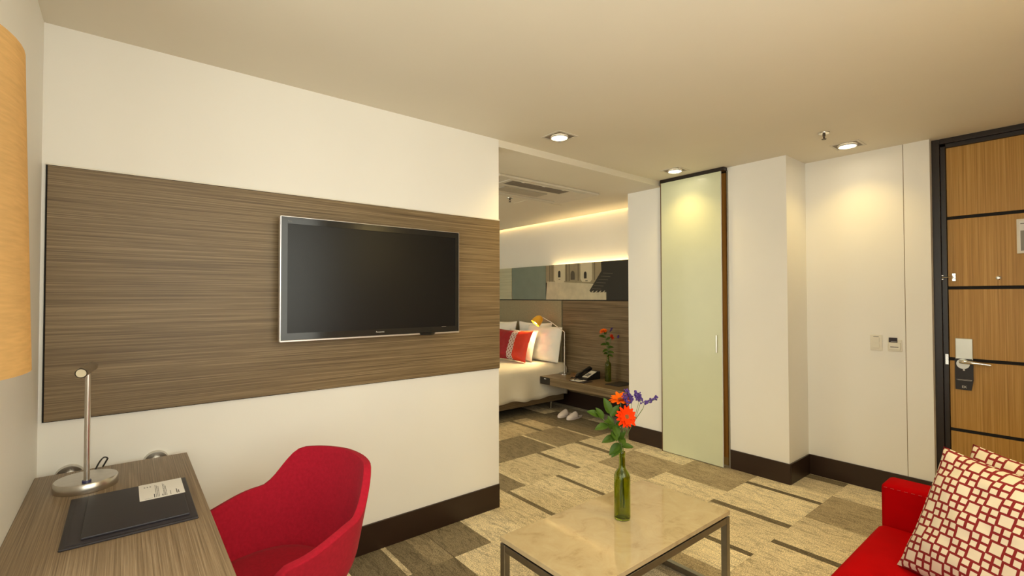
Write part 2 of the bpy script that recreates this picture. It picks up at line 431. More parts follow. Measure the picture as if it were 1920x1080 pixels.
window('window_2', (-.66, 3.4), (-.66, 5.2))
window('window_3', (-.50, -.39), (1.7, -.39), .85)
ww2 = struct('wall_west_bedroom', (-0.75, TVY + .13, 0), (-0.58, 6.9, 0.30), WHITE)
bm = B(); box(bm, (-0.75, TVY + .13, 2.40), (-0.58, 6.9, BC)); box(bm, (-0.75, TVY + .13, .30), (-0.58, 3.4, 2.40)); box(bm, (-0.75, 5.2, .30), (-0.58, 6.9, 2.40))
finish(bm, 'window_surround', WHITE, ww2)
struct('wall_north_bedroom', (-0.75, 6.77, 0), (5.0, 6.9, BC + .17), WHITE)

# back walls
struct('wall_east_pier', (XE, 2.60, 0), (5.0, 3.013, BC), WHITE)
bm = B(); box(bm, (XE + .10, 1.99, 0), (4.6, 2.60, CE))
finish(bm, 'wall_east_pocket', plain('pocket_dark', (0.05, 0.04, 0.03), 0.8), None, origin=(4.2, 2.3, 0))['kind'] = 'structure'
struct('wall_east', (XE, 1.522, 0), (4.9, 1.99, CE), WHITE)
struct('wall_east_recess', (XR, 0.890, 0), (4.9, 1.522, CE), WHITE)
struct('wall_east_panel', (XR, 0.742, 0), (4.9, 0.886, CE), WHITE)
struct('wall_east_seam', (XR + .006, 0.886, 0), (4.9, 0.890, CE), plain('seam_shadow', srgb(150, 126, 92), 0.8))
struct('wall_east_corner', (4.40, -0.45, 0), (4.9, -0.24, CE), WHITE)
struct('wall_east_behind_door', (4.52, -0.24, 0), (4.9, 0.742, CE), DARKBROWN)
struct('wall_east_bedroom', (BXW, 3.013, 0), (5.0, 6.9, BC + .17), WHITE)

# baseboards
BH = 0.157
struct('baseboard_north', (0.0 + XW, TVY - .012, 0), (2.005, TVY, BH), BASE, .002)
struct('baseboard_pier', (XE - .012, 2.61, 0), (XE, 3.013, BH), BASE, .002)
struct('baseboard_east', (XE - .012, 1.512, 0), (XE, 1.975, BH), BASE, .002)
struct('baseboard_return', (XE, 1.510, 0), (XR, 1.522, BH), BASE, .002)
struct('baseboard_recess', (XR - .012, 0.742, 0), (XR, 1.511, BH), BASE, .002)
struct('baseboard_bedroom', (BXW - .03, 3.013, 0), (BXW, 6.6, 0.20), BASE, .002)

# ------------------------------------------------------------------ television wall
pn = thing('wall_panel', 'wide grey-brown streaked laminate panel behind the television', 'wall panel', (0.88, TVY, 0.947))
bx('backing', (-0.246, TVY - .006, 0.944), (2.006, TVY, 1.962), GAP, pn)
bx('laminate_sheet', (-0.240, TVY - .016, 0.948), (2.003, TVY - .004, 1.957), WOODX, pn, 0.001, 1)
bx('edge_highlight', (-0.246, TVY - .012, 1.9595), (2.006, TVY, 1.966), PLASTICW, pn)  # pale strip standing for the highlight line above the panel

tv = thing('television', 'black flat television with silver lower edge hung on the laminate panel', 'television', (1.11, 2.53, 1.21))
bx('back_housing', (0.66, 2.552, 1.26), (1.56, 2.585, 1.79), BLACK, tv, .01)
bx('wall_bracket', (0.98, 2.585, 1.38), (1.24, TVY - .0165, 1.64), BLACK, tv)
bm = B()
for lo, hi in (((.595, 2.53, 1.800), (1.622, 2.555, 1.833)), ((.595, 2.53, 1.222), (1.622, 2.555, 1.256)), ((.595, 2.53, 1.256), (.624, 2.555, 1.800)), ((1.596, 2.53, 1.256), (1.622, 2.555, 1.800))): box(bm, lo, hi)
finish(bm, 'bezel', BEZEL, tv)
bx('screen', (.624, 2.5335, 1.256), (1.596, 2.552, 1.800), SCREEN, tv)
bx('silver_edge', (.592, 2.526, 1.213), (1.624, 2.556, 1.222), SILVER, tv, .002)
bx('side_trim', (.589, 2.528, 1.215), (.595, 2.556, 1.833), SILVER, tv, .001, 1)
bx('side_trim', (1.622, 2.530, 1.218), (1.6245, 2.556, 1.833), SILVER, tv)
bx('top_trim', (.592, 2.531, 1.833), (1.624, 2.556, 1.8355), SILVER, tv)
text('brand_lettering', 'Panasonic', 0.0125, basis((1, 0, 0), (0, 0, 1), (1.107, 2.5294, 1.241)), plain('logo_grey', (.6, .58, .55), .4), tv)
text('model_lettering', 'VIERA', 0.007, basis((1, 0, 0), (0, 0, 1), (.634, 2.5294, 1.811)), plain('logo_dim', (.25, .24, .23), .4), tv)
bx('standby_light', (1.500, 2.5290, 1.2535), (1.530, 2.5300, 1.2550), SATIN, tv)
bm = B(); lathe(bm, [(0, -.012), (.05, -.012), (.055, 0), (0, 0)], (1.40, 2.545, 1.222), 24); finish(bm, 'speaker_dome', BLACK, tv, True)

# ------------------------------------------------------------------ glass sliding door
gd = thing('door_1', 'tall frosted pale green glass sliding door beside the white pier', 'door', (3.905, 2.30, 0)); gd['kind'] = 'structure'
bx('glass_panel', (3.900, 2.017, 0.006), (3.912, 2.592, 2.494), FROST, gd, .001, 1)
bx('glass_edge', (3.8995, 2.0145, 0.006), (3.9125, 2.017, 2.494), plain('glass_edge_white', (.8, .82, .76), .3), gd)
bx('top_track', (3.896, 1.985, 2.497), (XE, 2.60, CE), DARKBROWN, gd)
bx('side_seal', (3.902, 2.592, 0), (XE, 2.602, 2.497), plain('seal_brown', srgb(96, 66, 24), .5), gd)
bx('wood_jamb', (XE + .045, 2.02, .065), (XE + .10, 2.60, 2.497), JAMBWOOD, gd)
bx('jamb_foot', (XE + .045, 2.02, 0), (XE + .10, 2.60, .065), plain('jamb_foot_wood', srgb(176, 140, 78), .5), gd)
bx('metal_jamb', (XE - .003, 1.978, 0), (XE + .05, 1.990, 2.50), plain('jamb_metal', (.33, .30, .26), .4, metal=.7), gd)
hd = bx('pull_handle', (3.888, 2.054, 0.957), (3.899, 2.066, 1.108), STEEL, gd, .002)

# ------------------------------------------------------------------ entrance door
XD = 4.43
ed = thing('door_2', 'oak veneer entrance door with dark horizontal grooves', 'door', (XD, 0.22, 0)); ed['kind'] = 'structure'
bx('frame_jamb', (4.395, 0.700, 0), (4.53, 0.742, CE), DARKBROWN, ed, .002)
bx('frame_stop', (4.415, 0.672, 0), (4.53, 0.700, 2.475), DARKBROWN, ed, .002)
bx('frame_jamb', (4.395, -0.24, 0), (4.53, -0.20, CE), DARKBROWN, ed, .002)
bx('frame_header', (4.395, -0.20, 2.490), (4.53, 0.700, CE), DARKBROWN, ed, .002)
bx('frame_header', (4.415, -0.20, 2.462), (4.53, 0.672, 2.490), DARKBROWN, ed, .002)
bx('core', (XD + .008, -0.20, 0.01), (XD + .05, 0.671, 2.462), GAP, ed)
zs = [0.012, 0.522, 1.003, 1.491, 1.973, 2.461]
for a, b in zip(zs, zs[1:]):
    bx('veneer_panel', (XD, -0.20, a + (.011 if a > .1 else 0)), (XD + .01, 0.670, b - (.011 if b < 2.4 else 0)), DOORWOOD, ed, .001, 1)
lp = bx('lock_plate', (XD - .008, 0.553, 0.875), (XD, 0.640, 1.147), SATIN, ed, .003)
bm = B()
tube(bm, [(XD - .008, .600, .992), (XD - .045, .600, .992)], .010, 12)
tube(bm, [(XD - .045, .612, .992), (XD - .055, .590, .992), (XD - .055, .54, .990), (XD - .052, .49, .986), (XD - .050, .462, .983)], [.011, .012, .012, .011, .010], 12)
finish(bm, 'lever_handle', CHROME, ed, True)
bm = B(); lathe(bm, [(0, 0), (.013, 0), (.013, .004), (.008, .006), (.006, .003), (0, .003)], n=20)
bmesh.ops.rotate(bm, cent=(0, 0, 0), matrix=Matrix.Rotation(R(-90), 3, 'Y'), verts=bm.verts); bmesh.ops.translate(bm, vec=(XD, .425, 1.553), verts=bm.verts)
finish(bm, 'peephole', CHROME, ed, True)
# swing-bar security latch
bm = B(); box(bm, (XD - .016, .628, 1.573), (XD, .650, 1.592), .003); box(bm, (XD - .016, .628, 1.536), (XD, .650, 1.556), .003); box(bm, (XD - .006, .632, 1.55), (XD, .646, 1.58))
finish(bm, 'latch_keeper', CHROME, ed)
bm = B(); tube(bm, [(XD - .02, .64, 1.564), (XD - .024, .70, 1.564)], .003, 8); box(bm, (4.402, .690, 1.573), (4.415, .715, 1.581), .002); box(bm, (4.402, .690, 1.548), (4.415, .715, 1.556), .002); box(bm, (4.398, .702, 1.558), (4.408, .725, 1.571), .002)
finish(bm, 'latch_bar', CHROME, ed)
bx('strike_plate', (4.4135, .674, .965), (4.4155, .690, 1.035), CHROME, ed)

hg = thing('door_hanger', 'black card hanger on the oak door lever handle', 'door hanger', (XD - .0095, .597, .805))
bm = B()
# card with a round hole at the top: ring of quads plus lower sheet
xh = XD - .0100
hole_c, hr = (.602, .975), .034
y0h, y1h, z0h, z1h = .551, .643, .800, 1.010
N = 28
ring_in, ring_out = [], []
for k in range(N):
    a = 2 * math.pi * k / N; cy_, sz_ = math.cos(a), math.sin(a)
    ring_in.append((hole_c[0] + hr * cy_, hole_c[1] + hr * sz_))
    t = min((y1h - hole_c[0]) / cy_ if cy_ > 1e-6 else ((y0h - hole_c[0]) / cy_ if cy_ < -1e-6 else 9), (z1h - hole_c[1]) / sz_ if sz_ > 1e-6 else ((z0h - hole_c[1]) / sz_ if sz_ < -1e-6 else 9))
    ring_out.append((hole_c[0] + t * cy_, hole_c[1] + t * sz_))
for dx in (0, .001):
    vi = [bm.verts.new((xh + dx, a, b)) for a, b in ring_in]; vo = [bm.verts.new((xh + dx, a, b)) for a, b in ring_out]
    for k in range(N): bm.faces.new((vi[k], vi[(k + 1) % N], vo[(k + 1) % N], vo[k]))
finish(bm, 'card', plain('hanger_card', srgb(30, 24, 22), .5), hg)
MY = basis((0, -1, 0), (0, 0, 1), (0, 0, 0))
LET = plain('hanger_print', (.75, .73, .70), .6)
def my(y, z, x=None):
    mm = MY.copy(); mm.translation = ((xh if x is None else x) - .0007, y, z); return mm
text('logo_lettering', 'EK', .022, my(.597, .820), LET, hg)
bx('printed_line', (xh - .0004, .558, .868), (xh - .0002, .636, .8695), LET, hg)
bx('printed_line', (xh - .0004, .560, .8635), (xh - .0002, .630, .8645), LET, hg)
bx('printed_icon', (xh - .0004, .593, .930), (xh - .0002, .603, .940), LET, hg)

sh = thing('notice_frame', 'white framed notice at the right edge of the oak door', 'notice', (XD, .19, 1.705))
bx('frame', (XD - .010, .045, 1.705), (XD, .339, 1.925), PLASTICW, sh, .002)
bx('sheet', (XD - .0108, .058, 1.718), (XD - .0098, .326, 1.912), PAPER, sh)
bx('printed_photo', (XD - .0112, .070, 1.722), (XD - .0107, .322, 1.85), plain('grey_print', (.28, .26, .22), .5), sh)
bx('printed_band', (XD - .0112, .070, 1.892), (XD - .0107, .322, 1.896), INK, sh)

# ------------------------------------------------------------------ switches
sw = thing('light_switch', 'ivory double rocker switch plate on the recess wall', 'light switch', (XR, 1.06, 1.03))
bx('plate', (XR - .010, 1.024, 1.033), (XR, 1.096, 1.149), PLASTICW, sw, .003)
bx('rocker', (XR - .015, 1.040, 1.093), (XR - .009, 1.082, 1.128), PLASTICW, sw, .002)
bx('rocker', (XR - .015, 1.040, 1.053), (XR - .009, 1.082, 1.083), PLASTICW, sw, .002)
bx('printed_mark', (XR - .0105, 1.044, 1.134), (XR - .0099, 1.076, 1.137), INK, sw)
ch = thing('key_card_holder', 'ivory key card switch with dark card inserted beside the rocker switch', 'card switch', (XR, .95, 1.03))
bx('plate', (XR - .012, .908, 1.035), (XR, .991, 1.120), PLASTICW, ch, .003)
bx('slot_cover', (XR - .026, .914, 1.048), (XR - .011, .984, 1.100), PLASTICW, ch, .004)
bx('printed_text', (XR - .0265, .925, 1.066), (XR - .0258, .972, 1.071), INK, ch)
kc = bx('key_card', (XR - .019, .932, 1.095), (XR - .018, .982, 1.135), plain('key_card_print', srgb(34, 18, 26), .4), None, origin=(XR - .018, .957, 1.095))
tag(kc, 'dark key card sticking up out of the ivory card switch', 'key card')
bx('printed_line', (XR - .0195, .936, 1.106), (XR - .0189, .970, 1.108), PAPER, kc)

# ------------------------------------------------------------------ ceiling fittings
def downlight(x, y, lab, power, tilt=(0, 0), blend=1.0, size=R(125)):
    t = thing('downlight', lab, 'ceiling light', (x, y, CE), group='square recessed downlights')
    bm = B(); h = .09; r = .075
    for lo, hi in (((x - h, y - h), (x + h, y - r)), ((x - h, y + r), (x + h, y + h)), ((x - h, y - r), (x - r, y + r)), ((x + r, y - r), (x + h, y + r))):
        box(bm, lo + (CE - .004,), hi + (CE,))
    finish(bm, 'frame', plain('downlight_frame', (.62, .58, .50), .45) if 'downlight_frame' not in MATS else MATS['downlight_frame'], t)
    bx('recess', (x - r, y - r, CE - .0015), (x + r, y + r, CE), plain('downlight_recess', (.22, .19, .15), .6) if 'downlight_recess' not in MATS else MATS['downlight_recess'], t)
    bm = B(); lathe(bm, [(.058, -.002), (.060, -.012), (.054, -.014), (.050, -.009)], (x, y, CE), 32); finish(bm, 'lamp_ring', PLASTICW, t, True)
    bm = B(); lathe(bm, [(.051, -.008), (.030, -.011), (0, -.012)], (x, y, CE), 32); finish(bm, 'lens', LAMPGLOW, t, True)
    l = bpy.data.lights.new('downlight_beam', 'SPOT'); l.energy = power; l.color = (1.0, .73, .26); l.spot_size = size; l.spot_blend = blend; l.shadow_soft_size = .045
    o = bpy.data.objects.new('downlight_beam', l); o.location = (0, 0, -.03); o.rotation_euler = (R(tilt[0]), R(tilt[1]), 0); link(o, t)
    return t
DL = 40
downlight(2.29, 2.311, 'square downlight near the bedroom opening, leftmost of the three lit ones', DL * .88)
downlight(3.685, 2.309, 'square downlight just in front of the glass door', DL * .38)
downlight(4.04, 1.141, 'square downlight above the light switches, nearest the entrance door', DL * .37, (0, 0))
downlight(0.95, 0.55, 'added square downlight over the seating area, unseen fill outside the view', DL)  # extra unseen lamp, put in to light the seating
downlight(2.25, -0.08, 'added square downlight over the red sofa, unseen fill outside the view', DL * 1.75)  # added lamp out of view, brightens sofa, door and nearby ceiling
b0 = CE; CE = BC
downlight(2.45, 3.95, 'added square downlight on the bedroom ceiling, unseen fill behind the television wall', DL * .8)  # added lamp the camera never sees, lights the bed and bedroom
CE = b0
def sprinkler(x, y, z, lab):
    t = thing('sprinkler', lab, 'sprinkler', (x, y, z), group='ceiling sprinklers')
    bm = B(); lathe(bm, [(.0, -.001), (.034, -.001), (.032, -.006), (.014, -.010), (0, -.010)], (x, y, z), 24); finish(bm, 'cover_ring', CHROME, t, True)
    bm = B(); cyl(bm, (x, y, z - .008), (x, y, z - .022), .009, n=12); tube(bm, [(x - .010, y, z - .018), (x - .012, y, z - .030), (x, y, z - .042)], .003, 6); tube(bm, [(x + .010, y, z - .018), (x + .012, y, z - .030), (x, y, z - .042)], .003, 6)
    finish(bm, 'body', plain('sprinkler_metal', (.10, .08, .06), .4, metal=.6), t)
    bm = B(); cyl(bm, (x, y, z - .042), (x, y, z - .045), .014, n=12); finish(bm, 'deflector', plain('sprinkler_plate', (.10, .08, .06), .4, metal=.6), t)
sprinkler(3.614, 1.153, CE, 'small sprinkler head beside the rightmost downlight')
sprinkler(3.14, 3.909, BC, 'small sprinkler head on the bedroom ceiling below the air conditioner')

ac = thing('ceiling_air_conditioner', 'beige cassette air conditioner on the bedroom ceiling', 'air conditioner', (3.1, 3.46, BC))
ACM = plain('ac_plastic', (.66, .61, .52), .45)
bx('fascia', (2.44, 3.17, BC - .022), (3.70, 3.74, BC), ACM, ac, .006)
bx('intake_surround', (2.58, 3.205, BC - .028), (3.52, 3.375, BC - .021), ACM, ac, .003)
bm = B()
for k in range(5): box(bm, (2.63, 3.228 + k * .027, BC - .0315), (3.31, 3.236 + k * .027, BC - .0285))
finish(bm, 'intake_louvre', plain('ac_louvre', (.20, .17, .14), .6), ac)
bx('intake_grille', (2.62, 3.222, BC - .0290), (3.32, 3.358, BC - .0265), plain('ac_grille', (.25, .22, .18), .7), ac)
for yy in (2.72, 2.97, 3.22): bx('clip', (yy, 3.212, BC - .031), (yy + .03, 3.222, BC - .027), PLASTICW, ac)
bx('outlet_flap', (2.70, 3.44, BC - .030), (3.24, 3.60, BC - .021), plain('ac_flap', (.42, .38, .31), .5), ac, .004)
bx('outlet_lip', (2.44, 3.67, BC - .034), (3.56, 3.74, BC - .021), ACM, ac, .006)
ap = bx('access_panel', (3.35, 3.85, BC - .003), (3.85, 4.10, BC), CEIL, None, .001, 1, origin=(3.6, 3.97, BC))
tag(ap, 'flush white access hatch on the bedroom ceiling', 'access panel')

# ------------------------------------------------------------------ bedroom head wall
px0 = BXW - .055
hb = thing('headboard', 'tall grey-green fabric headboard behind the white bed', 'headboard', (4.56, 5.5, .15))
bx('fabric_panel', (BXW - .075, 4.542, .15), (BXW - .03, 6.6, 1.384), FABRICGREY, hb, .006)
wp = bx('wall_panel', (BXW - .065, 3.016, .20), (BXW, 4.530, 1.384), WOODYZ, None, .002, 1, origin=(4.57, 3.8, .2))
tag(wp, 'grey-brown laminate wall panel behind the bedside shelf', 'wall panel')
bg = bx('panel_gap', (BXW - .03, 4.530, .15), (BXW, 4.542, 1.384), GAP, wp)
ph = thing('photo_panel', 'wall panel with black and white photograph of church and tiled roof', 'wall art', (px0, 4.4, 1.396))
bx('panel_body', (px0, 3.016, 1.396), (px0 + .020, 4.862, 1.866), plain('photo_dark', srgb(50, 45, 38), .35, spec=.3), ph)
bx('teal_glass', (px0, 4.866, 1.396), (BXW, 5.606, 1.866), plain('grey_teal_glass', srgb(122, 134, 122), .15), ph)
bx('pale_panel', (px0, 5.616, 1.396), (BXW, 6.6, 1.866), grain('pale_laminate', srgb(170, 168, 140), srgb(188, 186, 158), srgb(200, 198, 172), (20, 1, 40), .35), ph)
bx('rail_gap', (BXW - .04, 3.016, 1.384), (BXW, 6.6, 1.396), GAP, ph)
# print pieces, coplanar layers of the photograph
def prn(name, pts, mat, lay, ):
    bm = B(); poly_prism(bm, [(px0 - .0004 * lay, y, z) for y, z in pts], (.0003, 0, 0)); return finish(bm, name, mat, ph)
PGND = plain('print_ground', srgb(196, 186, 158), .35, var=.12, vscale=9); PFAC = plain('print_facade', srgb(150, 138, 110), .35, var=.1)
PTOW = plain('print_tower', srgb(206, 196, 166), .35, var=.05); PMID = plain('print_mid', srgb(112, 102, 80), .35); PDK = plain('print_dark', srgb(40, 34, 28), .35)
prn('print_facade', [(4.862, 1.63), (4.862, 1.866), (3.79, 1.866), (3.95, 1.60)], PFAC, 1)
prn('print_ground', [(4.862, 1.396), (4.835, 1.645), (4.00, 1.597), (3.79, 1.52), (3.79, 1.396)], PGND, 2)
for a, b, m_ in ((4.697, 4.491, PTOW), (4.213, 4.017, PTOW)):
    prn('print_tower', [(a, 1.866), (a, 1.66), (a - .03, 1.625), (b + .03, 1.62), (b, 1.65), (b, 1.866)], m_, 3)
for a in (4.79, 4.745, 4.47, 4.42, 4.26, 3.985): prn('print_column', [(a, 1.866), (a, 1.64), (a - .018, 1.64), (a - .018, 1.866)], PMID, 3)
def arch(yc, zb, w_, h_):
    return [(yc + w_ / 2, zb), (yc - w_ / 2, zb)] + [(yc - w_ / 2 * math.cos(t), zb + h_ - w_ / 2 + w_ / 2 * math.sin(t) * 1.2) for t in [i * math.pi / 6 for i in range(7)]]
prn('print_window', arch(4.597, 1.695, .045, .085), PDK, 4); prn('print_window', arch(4.130, 1.665, .045, .085), PDK, 4); prn('print_doorway', arch(4.35, 1.655, .075, .11), plain('print_door', srgb(84, 76, 60), .4), 4)
prn('print_sill', [(4.61, 1.665), (4.58, 1.665), (4.58, 1.672), (4.61, 1.672)], PDK, 4); prn('print_sill', [(4.13, 1.632), (4.09, 1.632), (4.09, 1.640), (4.13, 1.640)], PDK, 4)
prn('print_roof', [(4.06, 1.51), (3.865, 1.75), (3.87, 1.866), (3.45, 1.866), (3.02, 1.866), (3.02, 1.396), (3.79, 1.396), (3.79, 1.49), (4.035, 1.487)], plain('print_roof_dark', srgb(44, 40, 33), .35), 5)
for k in range(6):
    y_ = 4.02 - k * .036; z_ = 1.535 + k * .037
    prn('print_roof_rib', [(y_, z_), (y_ - .15, z_ - .012), (y_ - .15, z_ - .004), (y_, z_ + .006)], plain('print_rib', srgb(92, 84, 68), .4) if k == 0 else MATS['print_rib'], 6)
for k in range(4): prn('print_roof_tile', [(4.03 - k * .06, 1.492 - k * .002), (3.995 - k * .06, 1.51), (3.985 - k * .06, 1.505), (4.02 - k * .06, 1.486 - k * .002)], PGND, 6)
ls = bx('light_strip', (BXW - .026, 3.05, 1.822), (BXW - .006, 4.75, 1.828), LED, None, origin=(BXW - .02, 3.9, 1.822))
tag(ls, 'warm light strip hidden behind the top of the photograph panel', 'light strip')
ls2 = bx('cove_light', (4.60 - .012, 3.02, BC + .085), (4.60, 6.7, BC + .095), LED, None, origin=(4.594, 4.8, BC + .085))
tag(ls2, 'warm light strip in the cove above the bed wall', 'light strip')

# bedside shelf
ns = thing('bedside_shelf', 'floating laminate bedside shelf right of the bed', 'shelf', (4.28, 3.7, .357))
bx('shelf_body', (4.02, 3.016, .357), (BXW - .066, 4.41, .450), WOODYZ, ns, .002, 1)
so = bx('socket_plate', (4.018, 4.235, .362), (4.0202, 4.405, .445), plain('socket_black', (.02, .018, .016), .3), ns)
bx('indicator', (4.0172, 4.30, .425), (4.0182, 4.335, .433), PAPER, so)
cb = B(); tube(cb, bez((4.45, 3.95, .352), (4.50, 3.80, .30), (4.50, 3.62, .22), 10), .004, 6)
o = finish(cb, 'phone_cable', BLACK, None, True, origin=(4.5, 3.8, .22)); tag(o, 'thin black cable hanging under the bedside shelf', 'cable')

# bedside lamp
bl = thing('bedside_lamp', 'yellow shaded steel bedside lamp lit over the pillows', 'lamp', (4.38, 4.34, .45))
bm = B(); lathe(bm, [(0, 0), (.075, 0), (.075, .008), (.07, .011), (0, .011)], (4.38, 4.34, .45), 28); finish(bm, 'base', STEEL, bl, True)
bm = B(); tube(bm, [(4.38, 4.34, .455), (4.38, 4.34, .80)], .010, 12); tube(bm, [(4.38, 4.34, .80), (4.38, 4.34, .985)], .006, 10); finish(bm, 'pole', STEEL, bl, True)
bm = B(); tube(bm, [(4.38, 4.34, .983), (4.33, 4.53, 1.10), (4.28, 4.655, 1.168)], .005, 10); finish(bm, 'arm', STEEL, bl, True)
bm = B(); lathe(bm, [(.012, .0), (.030, -.006), (.052, -.03), (.063, -.07), (.068, -.125)], (0, 0, 0), 28)
lathe(bm, [(.012, -.003), (.028, -.009), (.049, -.033), (.060, -.072), (.065, -.125)], (0, 0, 0), 28)
axis = Vector((.60, -.25, .72)).normalized()
q = axis.to_track_quat('Z', 'Y').to_matrix()
bmesh.ops.rotate(bm, cent=(0, 0, 0), matrix=q, verts=bm.verts); hp = Vector((4.275, 4.665, 1.175)); bmesh.ops.translate(bm, vec=hp, verts=bm.verts)
finish(bm, 'shade', YELLOW, bl, True)
bm = B(); bmesh.ops.create_uvsphere(bm, u_segments=16, v_segments=10, radius=.034); bmesh.ops.translate(bm, vec=hp - axis * .085, verts=bm.verts); finish(bm, 'bulb', BULB, bl, True)
l = bpy.data.lights.new('bedside_glow', 'SPOT'); l.energy = 24; l.color = (1, .72, .34); l.spot_size = R(120); l.spot_blend = .6; l.shadow_soft_size = .04
o = bpy.data.objects.new('bedside_glow', l); o.location = hp - axis * .128 - bl.location; o.rotation_euler = axis.to_track_quat('Z', 'Y').to_euler(); link(o, bl)

# telephone
tp = thing('telephone', 'black desk telephone on the bedside shelf', 'telephone', (4.33, 3.90, .45))
bm = B(); poly_prism(bm, [(4.20, 3.80, .450), (4.20, 3.80, .468), (4.42, 3.80, .545), (4.44, 3.80, .540), (4.44, 3.80, .450)], (0, .20, 0))
bmesh.ops.bevel(bm, geom=list(bm.edges), offset=.006, segments=2, affect='EDGES'); finish(bm, 'body', BLACK, tp)
bm = B(); nrm = Vector((-.077, 0, .22)).normalized(); poly_prism(bm, [Vector((4.235, 3.815, .4805)) + nrm * .002, Vector((4.395, 3.815, .5365)) + nrm * .002, Vector((4.395, 3.905, .5365)) + nrm * .002, Vector((4.235, 3.905, .4805)) + nrm * .002], nrm * .002)
finish(bm, 'keypad_label', plain('phone_label', (.62, .60, .55), .5), tp)
bm = B()
for a in range(4):
    for b_ in range(3): c = Vector((4.265 + a * .018, 3.842 + b_ * .02, .4910 + a * .0063)) + nrm * .005; box(bm, c - Vector((.005, .007, .002)), c + Vector((.005, .007, .003)))
finish(bm, 'keypad', BLACK, tp)
bm = B(); tube(bm, [(4.19, 3.955, .482), (4.22, 3.955, .510), (4.32, 3.955, .540), (4.42, 3.955, .566), (4.45, 3.955, .552)], [.018, .022, .014, .022, .018], 10); finish(bm, 'handset', BLACK, tp, True)
bm = B(); tube(bm, bez((4.19, 3.96, .475), (4.14, 4.05, .452), (4.25, 4.08, .458), 10), .005, 6); finish(bm, 'handset_cord', BLACK, tp, True)
fo = bx('notepad_folder', (4.06, 3.72, .4505), (4.21, 3.95, .4555), LEATHER, None, .001, 1, origin=(4.13, 3.83, .4505)); tag(fo, 'small black folder in front of the telephone', 'folder')
np_ = bx('notepad', (4.075, 3.80, .4560), (4.19, 3.945, .4585), PAPER, None, origin=(4.13, 3.87, .456)); tag(np_, 'white notepad lying on the black folder by the telephone', 'notepad')
pe = B(); tube(pe, [(4.09, 3.90, .464), (4.17, 3.83, .464)], .0045, 8); o = finish(pe, 'pen', BLACK, None, True, origin=(4.13, 3.86, .46)); tag(o, 'black pen lying on the white bedside notepad', 'pen')
cm = bx('coaster_mat', (4.20, 3.33, .4505), (4.47, 3.53, .456), plain('mat_black', (.02, .018, .017), .6), None, .001, 1, origin=(4.33, 3.43, .4505)); tag(cm, 'black card folder at the right end of the bedside shelf', 'folder')

# ------------------------------------------------------------------ bed
bd = thing('bed', 'double bed with cream cover on a laminate base', 'bed', (3.5, 5.3, 0))
bx('base', (2.55, 4.475, .09), (4.50, 6.15, .30), WOODX, bd, .005)
for lx, ly in ((4.29, 4.50), (2.75, 4.50), (4.29, 6.05), (2.75, 6.05)):
    bm = B(); cyl(bm, (lx, ly, 0), (lx, ly, .09), .014, n=16); cyl(bm, (lx, ly, 0), (lx, ly, .006), .02, n=16); finish(bm, 'leg', CHROME, bd, True)
def bedcover():
    bm = B(); nx = 60
    x0, x1 = 2.50, 4.515
    prof = []
    for k in range(6): prof.append((5.3 - (5.3 - 4.53) * k / 5, .575))
    for k in range(1, 8): a = math.pi / 2 * k / 7; prof.append((4.53 - .10 * math.sin(a), .475 + .10 * math.cos(a)))
    for k in range(1, 7): prof.append((4.43 - .004 * k, .475 - .05 * k))
    prof2 = [(10.6 - y, z) for y, z in prof[::-1]]
    full = prof + prof2[1:] if False else prof
    rows = []
    for i in range(nx + 1):
        x = x0 + (x1 - x0) * i / nx
        col = []
        for j, (y, z) in enumerate(prof):
            s = max(0, (j - 12) / 6)
            dy = .016 * s * math.sin(x * 13 + .8 * math.sin(x * 5)); dz = s * (.012 * math.sin(x * 9 + 1) + .006 * math.sin(x * 23))
            dz2 = .005 * noise.noise((x * 5, y * 5, 0))
            col.append((x, y + dy, z + dz + dz2))
        rows.append(col)
    for sgn in (0, 1):
        vv = [[bm.verts.new((x, y if not sgn else 10.6 - y, z)) for x, y, z in c] for c in rows]
        for a, b_ in zip(vv, vv[1:]):
            for j in range(len(prof) - 1): bm.faces.new((a[j], b_[j], b_[j + 1], a[j + 1]))
    # foot end drop
    bmesh.ops.remove_doubles(bm, verts=bm.verts, dist=.0005)
    return bm
o = finish(bedcover(), 'bed_cover', SHEET, bd, True)
md = o.modifiers.new('thick', 'SOLIDIFY'); md.thickness = .012; md.offset = -1
bx('mattress', (2.52, 4.50, .30), (4.50, 6.10, .555), SHEET, bd, .05, 4, smooth=True)

def pillow_bm(wd, ht, th, n=26, seed=0, wr=.006, pinch=.09):
    bm = B(); uvl = bm.loops.layers.uv.new('UVMap')
    def P(u, v, sd):
        ex = max(0, (1 - abs(u) ** 3.2)) * max(0, (1 - abs(v) ** 3.2))
        z = sd * th / 2 * ex ** .55
        x = u * wd / 2 * (1 - pinch * (1 - v * v)); y = v * ht / 2 * (1 - pinch * (1 - u * u))
        nn = noise.noise((u * 2.2 + seed, v * 2.2, sd * 3 + seed)) + .5 * noise.noise((u * 5 + seed, v * 5, sd + seed))
        z += sd * wr * nn * (ex ** .3)
        return (x, y, z)
    for sd in (1, -1):
        g = [[bm.verts.new(P(-1 + 2 * i / n, -1 + 2 * j / n, sd)) for j in range(n + 1)] for i in range(n + 1)]
        for i in range(n):
            for j in range(n):
                f = bm.faces.new((g[i][j], g[i + 1][j], g[i + 1][j + 1], g[i][j + 1]))
                for lp_, (a, b_) in zip(f.loops, ((i, j), (i + 1, j), (i + 1, j + 1), (i, j + 1))): lp_[uvl].uv = (a / n, b_ / n)
    bmesh.ops.remove_doubles(bm, verts=bm.verts, dist=.0004)
    return bm
